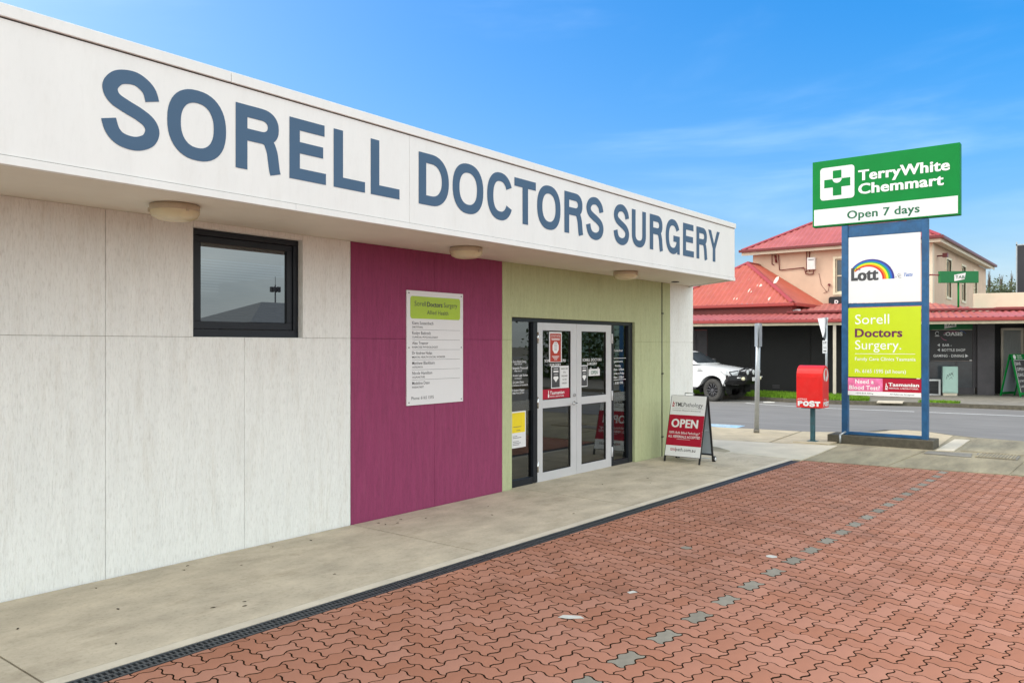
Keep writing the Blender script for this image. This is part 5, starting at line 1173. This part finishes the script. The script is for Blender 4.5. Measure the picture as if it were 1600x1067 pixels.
ac = thing('window_air_unit', FP(8.5, -.5, -.1), 'white framed box with a dark mesh front beside the mint cabinet', 'air unit')
m = FB(); m.box(8.18, -.75, zb, 8.68, -.69, zb + .05); m.box(8.18, -.75, zb + .53, 8.68, -.69, zb + .59); m.box(8.18, -.75, zb + .05, 8.23, -.69, zb + .53); m.box(8.62, -.75, zb + .05, 8.68, -.69, zb + .53); m.build('unit_frame', 'sign_white', ac)
fbx('unit_body', 'black_paint', ac, 8.19, -.688, zb + .01, 8.67, -.35, zb + .58)
m = FB()
for i in range(9): m.box(8.232, -.72, zb + .08 + i * .05, 8.618, -.70, zb + .09 + i * .05)
m.build('mesh_bar', 'ink_grey', ac)
ab = thing('chalk_board', FP(11.3, -1.0, -.1), 'tall green framed chalkboard sandwich board listing bar hours, at the right edge', 'sandwich board')
def abm(sgn):
    u0, w0 = 11.11, -.50
    O_ = Vector(FP(u0, w0, -.10))
    # board faces left-front: its width runs along (u right, slightly away)
    Uv = (dS * .65 + nS * .76).normalized()
    Nv = Vector((Uv.y, -Uv.x, 0))           # horizontal normal toward camera side
    if Nv.dot(nS) > 0: Nv = -Nv
    return O_, Uv, Nv
O_, Uv, Nv = abm(1)
for sgn in (1, -1):
    base = O_ + Nv * (.36 * sgn); top = O_ + Vector((0, 0, 1.5)) + Nv * (.02 * sgn); Vv = (top - base).normalized(); Ls = (top - base).length
    Nn = Uv.cross(Vv); 
    if Nn.dot(Nv) * sgn < 0: Nn = -Nn
    M = Matrix((Uv, Vv, Nn)).transposed().to_4x4(); M.translation = base
    m = MB(); m.M = M
    m.box(-.42, 0, -.015, -.35, Ls, .015); m.box(.35, 0, -.015, .42, Ls, .015); m.box(-.35, Ls - .2, -.015, .35, Ls, .015); m.box(-.35, .08, -.015, .35, .16, .015); m.build('board_frame', 'sign_green', ab)
    m = MB(); m.M = M; m.box(-.348, .162, -.010, .348, Ls - .202, .008); bp_ = m.build('board', 'ink_dark' if sgn > 0 else 'backboard', ab)
    if sgn > 0:
        Ut = Uv if Uv.cross(Vv).dot(Nn) > 0 else -Uv
        P = base + Nn * .0165; m = MB()
        for i, s in enumerate(('BAR', 'OPEN', 'DAILY', '12 NOON', 'LATE')): text(m, s, tuple(P), tuple(Ut), tuple(Vv), -.28, Ls - .40 - i * .2, .11 if i < 3 else .07, None, .004)
        m.add([tuple(P + Ut * x + Vv * y) for x, y in ((-.345, .165), (-.325, .165), (-.325, Ls - .21), (-.345, Ls - .21))], [(0, 1, 2, 3)]); m.add([tuple(P + Ut * x + Vv * y) for x, y in ((-.325, Ls - .225), (.345, Ls - .225), (.345, Ls - .21), (-.325, Ls - .21))], [(0, 1, 2, 3)])
        text(m, 'VENUE', tuple(P), tuple(Ut), tuple(Vv), -.12, Ls - .09, .055, None, .012); text(m, 'BISTRO', tuple(P), tuple(Ut), tuple(Vv), -.10, Ls - .17, .055, None, .012)
        m.add([tuple(P + Ut * (-.26 + .08 * math.cos(R(a))) + Vv * (Ls - .105 + .08 * math.sin(R(a)))) for a in range(0, 360, 20)], [tuple(range(18))]); m.build('lettering', 'ink_white', bp_, fix=False)
    else:
        m = MB(); m.M = M
        for q in (.45, .85, 1.15): m.box(-.348, q, .009, .348, q + .025, .016)
        m.build('brace', 'ink_grey', ab)
# things reflected in the glass or standing off to the side: low grey house, mast
hs = thing('grey_house', (38, -41, -.3), 'low grey house with a shallow dark hip roof, off to the right of the view', 'house')
bx('wall', 'house_grey', hs, 33.5, -46, -.5, 44, -37.5, 3.3)
m = MB(); m.add([(32.8, -46.6, 3.35), (44.7, -46.6, 3.35), (44.7, -36.9, 3.35), (32.8, -36.9, 3.35), (37, -41.7, 5.1), (40.5, -41.7, 5.1)], [(0, 1, 5, 4), (1, 2, 5), (2, 3, 4, 5), (3, 0, 4)]); m.build('roof', 'house_grey', hs)
for a in (35.5, 39, 42): bx('window', 'glass_dark', hs, a, -37.5, 1.0, a + 1.4, -37.44, 2.3)
ms = thing('radio_mast', (47, -54, -.3), 'slender radio mast with a crown of antennas behind the grey house', 'mast')
m = MB(); m.cyl((47, -54, -.5), (47, -54, 7.6), .12, 8, .06); m.build('mast_pole', 'ink_grey', ms)
m = MB()
for i in range(8): a = R(i * 45); m.box(47 + .42 * math.cos(a) - .07, -54 + .42 * math.sin(a) - .07, 6.9, 47 + .42 * math.cos(a) + .07, -54 + .42 * math.sin(a) + .07, 7.4)
for i in range(4): a = R(i * 45); m.cyl((47 - .42 * math.cos(a), -54 - .42 * math.sin(a), 7.1), (47 + .42 * math.cos(a), -54 + .42 * math.sin(a), 7.1), .03, 6)
m.cyl((47, -54, 7.4), (47, -54, 8.4), .025, 5)
m.build('antenna', 'ink_grey', ms)

# ================================================================== TREES
def leaf_tree(x, y, H, rad, label, seed, name='broadleaf_tree', nleaf=2600):
    rg = random.Random(seed); t = thing(name, (x, y, -.3), label, 'tree')
    m = MB(); m.cyl((x, y, -.4), (x + .1, y, H * .45), .22, 9, .12)
    tips = []
    for i in range(9):
        a = rg.uniform(0, 6.28); z0 = H * rg.uniform(.28, .45); L_ = rad * rg.uniform(.5, .95); e = Vector((x + L_ * math.cos(a), y + L_ * math.sin(a), z0 + H * rg.uniform(.15, .5))); m.cyl((x + .05, y, z0), tuple(e), .07, 6, .02); tips.append(e)
    m.build('trunk', 'bark', t)
    m = MB()
    cl = tips + [Vector((x + rg.gauss(0, rad * .45), y + rg.gauss(0, rad * .45), H * rg.uniform(.5, .95))) for _ in range(16)]
    for _ in range(nleaf):
        c = rg.choice(cl); s = rad * .26; p = c + Vector((rg.gauss(0, s), rg.gauss(0, s), rg.gauss(0, s * .8))); q = rg.uniform(.06, .14)
        u = Vector((rg.gauss(0, 1), rg.gauss(0, 1), rg.gauss(0, .6))).normalized(); w = u.orthogonal().normalized()
        m.add([tuple(p - u * q), tuple(p + w * q * .5), tuple(p + u * q), tuple(p - w * q * .5)], [(0, 1, 2, 3)])
    m.build('crown', 'leaf_dark', t, fix=False)
leaf_tree(33.5, -7.5, 6.5, 2.6, 'dark broadleaf tree on the far side, nearest one right of the hotel', 11)
leaf_tree(35.0, -12.5, 7.5, 3.0, 'tall dark broadleaf tree standing between two others right of the hotel', 12)
leaf_tree(33.0, -18.0, 6.0, 2.8, 'dark broadleaf tree farthest right of the hotel', 13)
for i, (x_, y_) in enumerate(((36.6, -5.4), (37.2, -8.2), (36.4, -11.2), (37.0, -14.2))):
    t = thing('hedge_shrub', (x_, y_, -.2), ['dense hedge shrub in front of the teal shed, closest to the hotel', 'dense hedge shrub in front of the teal shed, second from the hotel', 'dense hedge shrub in front of the teal shed, third from the hotel', 'dense hedge shrub in front of the teal shed, farthest from the hotel'][i], 'shrub', 'hedge shrubs by the teal shed')
    rg = random.Random(90 + i); m = MB(); m.cyl((x_, y_, -.4), (x_, y_, 2.0), .08, 6, .03); m.build('stem', 'bark', t); m = MB()
    for _ in range(1500):
        a = rg.uniform(0, 6.28); r_ = 1.6 * math.sqrt(rg.random()) * rg.uniform(.7, 1.1); z_ = rg.uniform(-.1, 2.9) - .35 * r_ * r_ * .5; p = Vector((x_ + r_ * math.cos(a), y_ + r_ * math.sin(a), max(0, z_))); q = rg.uniform(.06, .16)
        u = Vector((rg.gauss(0, 1), rg.gauss(0, 1), rg.gauss(0, .6))).normalized(); w = u.orthogonal().normalized()
        m.add([tuple(p - u * q), tuple(p + w * q * .5), tuple(p + u * q), tuple(p - w * q * .5)], [(0, 1, 2, 3)])
    m.build('foliage', 'leaf_dark', t, fix=False)
bs = thing('teal_shed', (42, -9, -.3), 'teal sided shed behind the dark trees right of the hotel', 'shed'); bx('wall', 'cabinet_mint', bs, 40, -16, -.5, 46, -4, 4.2); bx('roof', 'galv', bs, 39.6, -16.4, 4.201, 46.4, -3.6, 4.35)
for i, (px_, zt, w) in enumerate([(1546, 427, 9), (1564, 431, 8), (1580, 433, 9)]):
    Z = 95; X = (0.787 + .617 * (px_ - 800) / 1250) * Z; Y = (.617 - .787 * (px_ - 800) / 1250) * Z; H = 1.7 + (540 - zt) / 1250 * Z
    rg = random.Random(40 + i)
    t = thing('bare_poplar', (X, Y, -.3), ['bare upright poplar, left one of the three beyond the parapet', 'bare upright poplar, middle one of the three beyond the parapet', 'bare upright poplar, right one of the three next to the dark screen'][i], 'tree', 'bare poplars beyond the hotel')
    m = MB(); m.cyl((X, Y, -.5), (X, Y, H * .96), .16, 6, .03); m.build('trunk', 'bark', t)
    m = MB()
    for k_ in range(110):
        z0 = rg.uniform(2.5, H * .88); a = rg.uniform(0, 6.28); L_ = rg.uniform(.8, 2.0); r_ = rg.uniform(.15, .45) * (1 - .45 * z0 / H)
        m.cyl((X, Y, z0), (X + r_ * math.cos(a), Y + r_ * math.sin(a), z0 + L_), .045, 4, .018)
    m.build('branches', 'bark', t)
rg = random.Random(77)
for i, (cxp, wz) in enumerate(((1556, 1.3), (1572, 1.6), (1588, 1.2), (1540, .9))):
    Z = 80; X = (0.787 + .617 * (cxp - 800) / 1250) * Z; Y = (.617 - .787 * (cxp - 800) / 1250) * Z
    t = thing('shrub', (X, Y, -.3), ['low leafy shrub below the middle bare poplar', 'taller leafy shrub right of the middle bare poplar', 'leafy shrub below the dark screen', 'leafy shrub farthest left beyond the parapet'][i], 'shrub')
    m = MB(); m.cyl((X, Y, -.5), (X, Y, 5.0), .2, 6, .1); m.build('stem', 'bark', t)
    m = MB()
    for _ in range(700):
        p = Vector((X + rg.gauss(0, 1.2), Y + rg.gauss(0, 1.2), 5.2 + wz + rg.gauss(0, .7))); q = rg.uniform(.08, .2); u = Vector((rg.gauss(0, 1), rg.gauss(0, 1), rg.gauss(0, 1))).normalized(); w = u.orthogonal().normalized()
        m.add([tuple(p - u * q), tuple(p + w * q * .6), tuple(p + u * q), tuple(p - w * q * .6)], [(0, 1, 2, 3)])
    m.build('foliage', 'hedge_leaf', t, fix=False)
# ================================================================== THE PARKED UTE
car = thing('parked_ute', (28.28, 12.1, -.325), 'white lifted dual cab ute with a black bull bar parked against the far kerb', 'ute', rz=math.atan2(-.99, -.12), local=True)
RW, TR = .41, .78
def archpts(cx, r, zc, zb, fwd_=True, n=10):
    a0 = math.degrees(math.asin((zb - zc) / r)); 
    return [(cx + r * math.cos(R(a)), zc + r * math.sin(R(a))) for a in [a0 + (180 - 2 * a0) * i / n for i in range(n + 1)]]
zb = .58
prof = [(.66, .80), (.80, .86), (.86, .98), (.82, 1.10), (.70, 1.165), (.45, 1.22), (.0, 1.285), (-.45, 1.335), (-.66, 1.355), (-2.0, 1.355), (-3.05, 1.355), (-4.40, 1.335), (-4.46, 1.25), (-4.46, .72), (-4.30, .66)]
bot = archpts(-3.22, .53, RW, zb)[::-1][::-1]
rear = [(x, z) for x, z in archpts(-3.22, .53, RW, zb)][::-1]     # from -x side to +x side
front = [(x, z) for x, z in archpts(0, .53, RW, zb)][::-1]
outl = prof + rear + [(-2.6, .50), (-.62, .50)] + front
def bodyloft():
    m = MB(); st = [-.93, -.905, -.80, -.55, 0, .55, .80, .905, .93]; n = len(outl)
    vs = []
    for y in st:
        a = abs(y) / .93
        for x, z in outl:
            X, Z_ = x, z
            if x > .3: X = x - .16 * a ** 3 * min(1, (x - .3) / .4)
            if z > 1.1: Z_ = z - .075 * a ** 4 - (.03 * a ** 2 if x > -.7 else 0)
            if .66 < z < 1.1 and abs(y) == .93: Z_ = z
            if abs(y) > .92 and z > 1.15: Z_ -= .02
            vs.append((X, y * (1 - .03 * max(0, (z - .9))), Z_))
    fs = []
    for k in range(len(st) - 1):
        for i in range(n):
            j = (i + 1) % n; fs.append((k * n + i, k * n + j, (k + 1) * n + j, (k + 1) * n + i))
    fs.append(tuple(range(n))); fs.append(tuple(range((len(st) - 1) * n, len(st) * n))[::-1])
    m.add(vs, fs, True); return m
body = bodyloft().build('body', 'car_white', car)
body.data.polygons[-1].use_smooth = False; body.data.polygons[-2].use_smooth = False
md = body.modifiers.new('edges', 'EDGE_SPLIT'); md.split_angle = R(38)
# cabin
cs = [(-.60, 1.335), (-1.42, 1.80), (-1.62, 1.845), (-2.0, 1.865), (-2.6, 1.845), (-2.78, 1.80), (-3.10, 1.335)]
def hw(z): return .845 - (z - 1.335) * .40
m = MB(); n = len(cs); vs = []
for f in (-1, -.9, -.5, 0, .5, .9, 1):
    for x, z in cs:
        vs.append((x - .10 * abs(f) ** 3 * (1 if x > -1.5 else 0) * 1.0, f * hw(z), z - (.03 * abs(f) ** 4 if z > 1.5 else 0)))
fs = [(k * n + i, k * n + i + 1, (k + 1) * n + i + 1, (k + 1) * n + i) for k in range(6) for i in range(n - 1)] + [tuple(range(n)), tuple(range(6 * n, 7 * n))[::-1]]
m.add(vs, fs, True); cab = m.build('cabin', 'car_white', car); md = cab.modifiers.new('edges', 'EDGE_SPLIT'); md.split_angle = R(35)
m = MB(); f1, f2 = .86, .86
def ws(x, z, f): return (x - .10 * abs(f) ** 3 + .012, f * hw(z), z + .012)
gx = [(-.68, 1.375), (-1.36, 1.765)]; V_ = []
for f in (-.88, -.6, -.3, 0, .3, .6, .88):
    for x, z in gx: V_.append(ws(x, z, f))
m.add(V_, [(2 * k, 2 * k + 2, 2 * k + 3, 2 * k + 1) for k in range(6)], True); m.build('windscreen', 'glass_dark', car, fix=False)
for sgn in (-1, 1):
    for P in ([(-.98, 1.40), (-1.52, 1.745), (-1.88, 1.765), (-1.92, 1.40)], [(-1.99, 1.40), (-1.96, 1.765), (-2.55, 1.75), (-2.82, 1.40)]):
        m = MB(); m.add([(x, sgn * (hw(z) + .006 - (.0)), z) for x, z in P], [(0, 1, 2, 3)]); m.build('side_window', 'glass_dark', car, fix=False)
    m = MB(); m.box(-1.10, sgn * .86, 1.38, -.98, sgn * 1.02, 1.53); m.build('wing_mirror', 'ink_dark', car, bevel=.03)
    m = MB(); m.box(-.62, sgn * .906, 1.08, -.40, sgn * .922, 1.105); m.box(-.62, sgn * .906, 1.135, -.44, sgn * .922, 1.16); m.build('side_vent', 'ink_dark', car)
    # wheel arch flares
    for cx in (0, -3.22):
        m = MB(); pts = archpts(cx, .545, RW, zb, n=14)
        for a, b in zip(pts[:-1], pts[1:]): m.cyl((a[0], sgn * .925, a[1]), (b[0], sgn * .925, b[1]), .022, 6)
        m.build('wheel_arch_trim', 'car_white', car)
        m = MB(); pts2 = archpts(cx, .54, RW, .30, n=12); m.add([(x, sgn * .92, z) for x, z in pts2] + [(x, sgn * .45, z) for x, z in pts2], [(i, i + 1, 14 + i, 13 + i) for i in range(12)]); m.build('wheel_well', 'channel_dark', car, fix=False)
    m = MB(); m.add([(.70, sgn * .60, .93), (.715, sgn * .60, 1.10), (.40, sgn * .925, 1.125), (.46, sgn * .915, .95), (.62, sgn * .80, .92)], [(0, 1, 2, 3, 4)]); 
    m = MB(); m.add([(.845, sgn * .50, .94), (.830, sgn * .50, 1.085), (.55, sgn * .905, 1.12), (.28, sgn * .94, 1.13), (.50, sgn * .935, .98), (.70, sgn * .87, .93)], [tuple(range(6))])
    hl = m.build('headlight', 'headlamp', car, fix=False)
    so_ = hl.modifiers.new('solid', 'SOLIDIFY'); so_.thickness = .06; so_.offset = 1 if sgn < 0 else -1
    m = MB(); m.box(-2.5, sgn * .82, .40, -.65, sgn * .96, .47); m.build('side_step', 'black_paint', car, bevel=.02)
    for x0, x1 in ((-.70, -.69), (-1.94, -1.93), (-2.95, -2.94)): pass
m = MB(); m.box(-4.35, -.8, .45, .5, .8, .62); m.build('chassis', 'channel_dark', car)
m = MB(); m.box(.80, -.50, .92, .868, .50, 1.09); m.build('grille', 'ink_dark', car, bevel=.01)
# wheels
def wheel(x, y, sgn, steer=0):
    t = MB(); yy_ = y
    prof_ = [(.255, -.12), (.29, -.135), (.38, -.14), (.405, -.115), (.41, -.06), (.41, .06), (.405, .115), (.38, .14), (.29, .135), (.255, .12)]
    M = Matrix.Translation((x, y, RW)) @ Matrix.Rotation(R(steer), 4, 'Z')
    t.M = M; t.lathe((0, 0, 0), prof_, 36, 'y')
    w = t.build('wheel', 'tyre_wall', car)
    t = MB(); t.M = M
    for i in range(36):
        a = 2 * math.pi * i / 36
        for yy2, da in ((-.085, 0), (.03, .09)):
            c_, s_ = math.cos(a + da), math.sin(a + da); c2, s2 = math.cos(a + da + .10), math.sin(a + da + .10)
            t.add([(.405 * c_, yy2, .405 * s_), (.405 * c2, yy2, .405 * s2), (.405 * c2, yy2 + .055, .405 * s2), (.405 * c_, yy2 + .055, .405 * s_), (.42 * c_, yy2, .42 * s_), (.42 * c2, yy2, .42 * s2), (.42 * c2, yy2 + .055, .42 * s2), (.42 * c_, yy2 + .055, .42 * s_)], [(0, 1, 5, 4), (1, 2, 6, 5), (2, 3, 7, 6), (3, 0, 4, 7), (4, 5, 6, 7)])
    t.build('tread', 'rubber', w)
    t = MB(); t.M = M; o_ = sgn
    t.lathe((0, 0, 0), [(.255, o_ * .12), (.24, o_ * .10), (.225, o_ * .02), (.0, o_ * .01)], 32, 'y'); t.build('rim', 'rim_black', w)
    t = MB(); t.M = M
    for i in range(10):
        a = 2 * math.pi * i / 10; c_, s_ = math.cos(a), math.sin(a); 
        for da in (-.09, .09): t.cyl((.06 * c_, o_ * .085, .06 * s_), (.235 * math.cos(a + da), o_ * .105, .235 * math.sin(a + da)), .012, 5)
    t.cyl((0, o_ * .05, 0), (0, o_ * .115, 0), .06, 12); t.build('spokes', 'ink_grey', w)
    t = MB(); t.M = M
    for i in range(16): a = 2 * math.pi * i / 16; t.cyl((.24 * math.cos(a), o_ * .1, .24 * math.sin(a)), (.24 * math.cos(a), o_ * .128, .24 * math.sin(a)), .009, 5)
    t.build('bead_bolt', 'chrome', w)
for x, st_ in ((0, -9), (-3.22, 0)):
    for sgn in (-1, 1): wheel(x, sgn * TR, sgn, st_)
# bull bar
bb = MB()
bp = [(.66, -.95), (.98, -.80), (1.16, -.45), (1.18, 0), (1.16, .45), (.98, .80), (.66, .95)]
def bumper(z0, z1, inset0, inset1):
    vs = [(x - inset0, y * (1 - .0), z0) for x, y in bp] + [(x - inset1, y, z1) for x, y in bp] + [(.55, y * .98, z0) for x, y in bp] + [(.55, y * .98, z1) for x, y in bp]; n = 7
    fs = [(i, i + 1, n + i + 1, n + i) for i in range(6)] + [(2 * n + i, 2 * n + i + 1, i + 1, i) for i in range(6)] + [(n + i, n + i + 1, 3 * n + i + 1, 3 * n + i) for i in range(6)] + [(0, n, 3 * n, 2 * n), (6, 13, 27, 20)]
    bb.add(vs, fs)
bumper(.62, .78, .22, .03); bumper(.781, .96, .03, .04)
bar = bb.build('bull_bar', 'black_paint', car, bevel=.012)
bb = MB()
hoop = [(.93, -.70, .95), (.97, -.68, 1.13), (1.02, -.40, 1.20), (1.03, 0, 1.21), (1.02, .40, 1.20), (.97, .68, 1.13), (.93, .70, .95)]
bb.tube(hoop, .028, 10)
bb.tube([(1.10, -.27, .94), (1.05, -.27, 1.2)], .024, 8); bb.tube([(1.10, .27, .94), (1.05, .27, 1.2)], .024, 8); bb.tube([(1.07, -.66, 1.05), (1.11, -.27, 1.07), (1.11, .27, 1.07), (1.0, .69, 1.05)], .018, 8)
bb.tube([(.80, -.93, .95), (.70, -.95, 1.08), (.93, -.72, 1.12)], .02, 8); bb.tube([(.80, .93, .95), (.70, .95, 1.08), (.93, .72, 1.12)], .02, 8); bb.build('hoop', 'black_paint', bar)
for y in (-.42, 0.0, .42):
    m = MB(); m.lathe((1.11, y, 1.07), [(.0, -.06), (.08, -.05), (.098, 0), (.098, .03)], 18, 'x'); sl = m.build('spotlight', 'ink_dark', car)
    m = MB(); m.lathe((1.11, y, 1.07), [(.092, .028), (.07, .04), (.0, .045)], 18, 'x'); m.build('lens', 'headlamp', sl)
for sgn in (-1, 1):
    m = MB(); m.lathe((1.06, sgn * .60, .84), [(.0, .05), (.055, .045), (.062, .03), (.062, -.05)], 16, 'x'); m.build('fog_light', 'lens_cream', car)
    m = MB(); m.box(.96, sgn * .74, .865, 1.035, sgn * .86, .895); m.build('indicator', 'sign_white', car)
m = MB(); m.box(1.185, -.20, .76, 1.195, .17, .89); m.build('number_plate', 'sign_white', car)
m = MB(); m.box(-4.50, -.8, .60, -4.465, .8, .74); m.build('rear_bumper', 'black_paint', car, bevel=.01)
for sgn in (-1, 1): m = MB(); m.box(-4.475, sgn * .78, .95, -4.462, sgn * .90, 1.25); m.build('tail_light', 'post_red', car)
# sun strip / road side: none further
for o in list(bpy.data.objects):
    if '_o' in o: del o['_o']
print('objects', len(bpy.data.objects), 'tris', sum(len(p.vertices) - 2 for me in bpy.data.meshes for p in me.polygons))
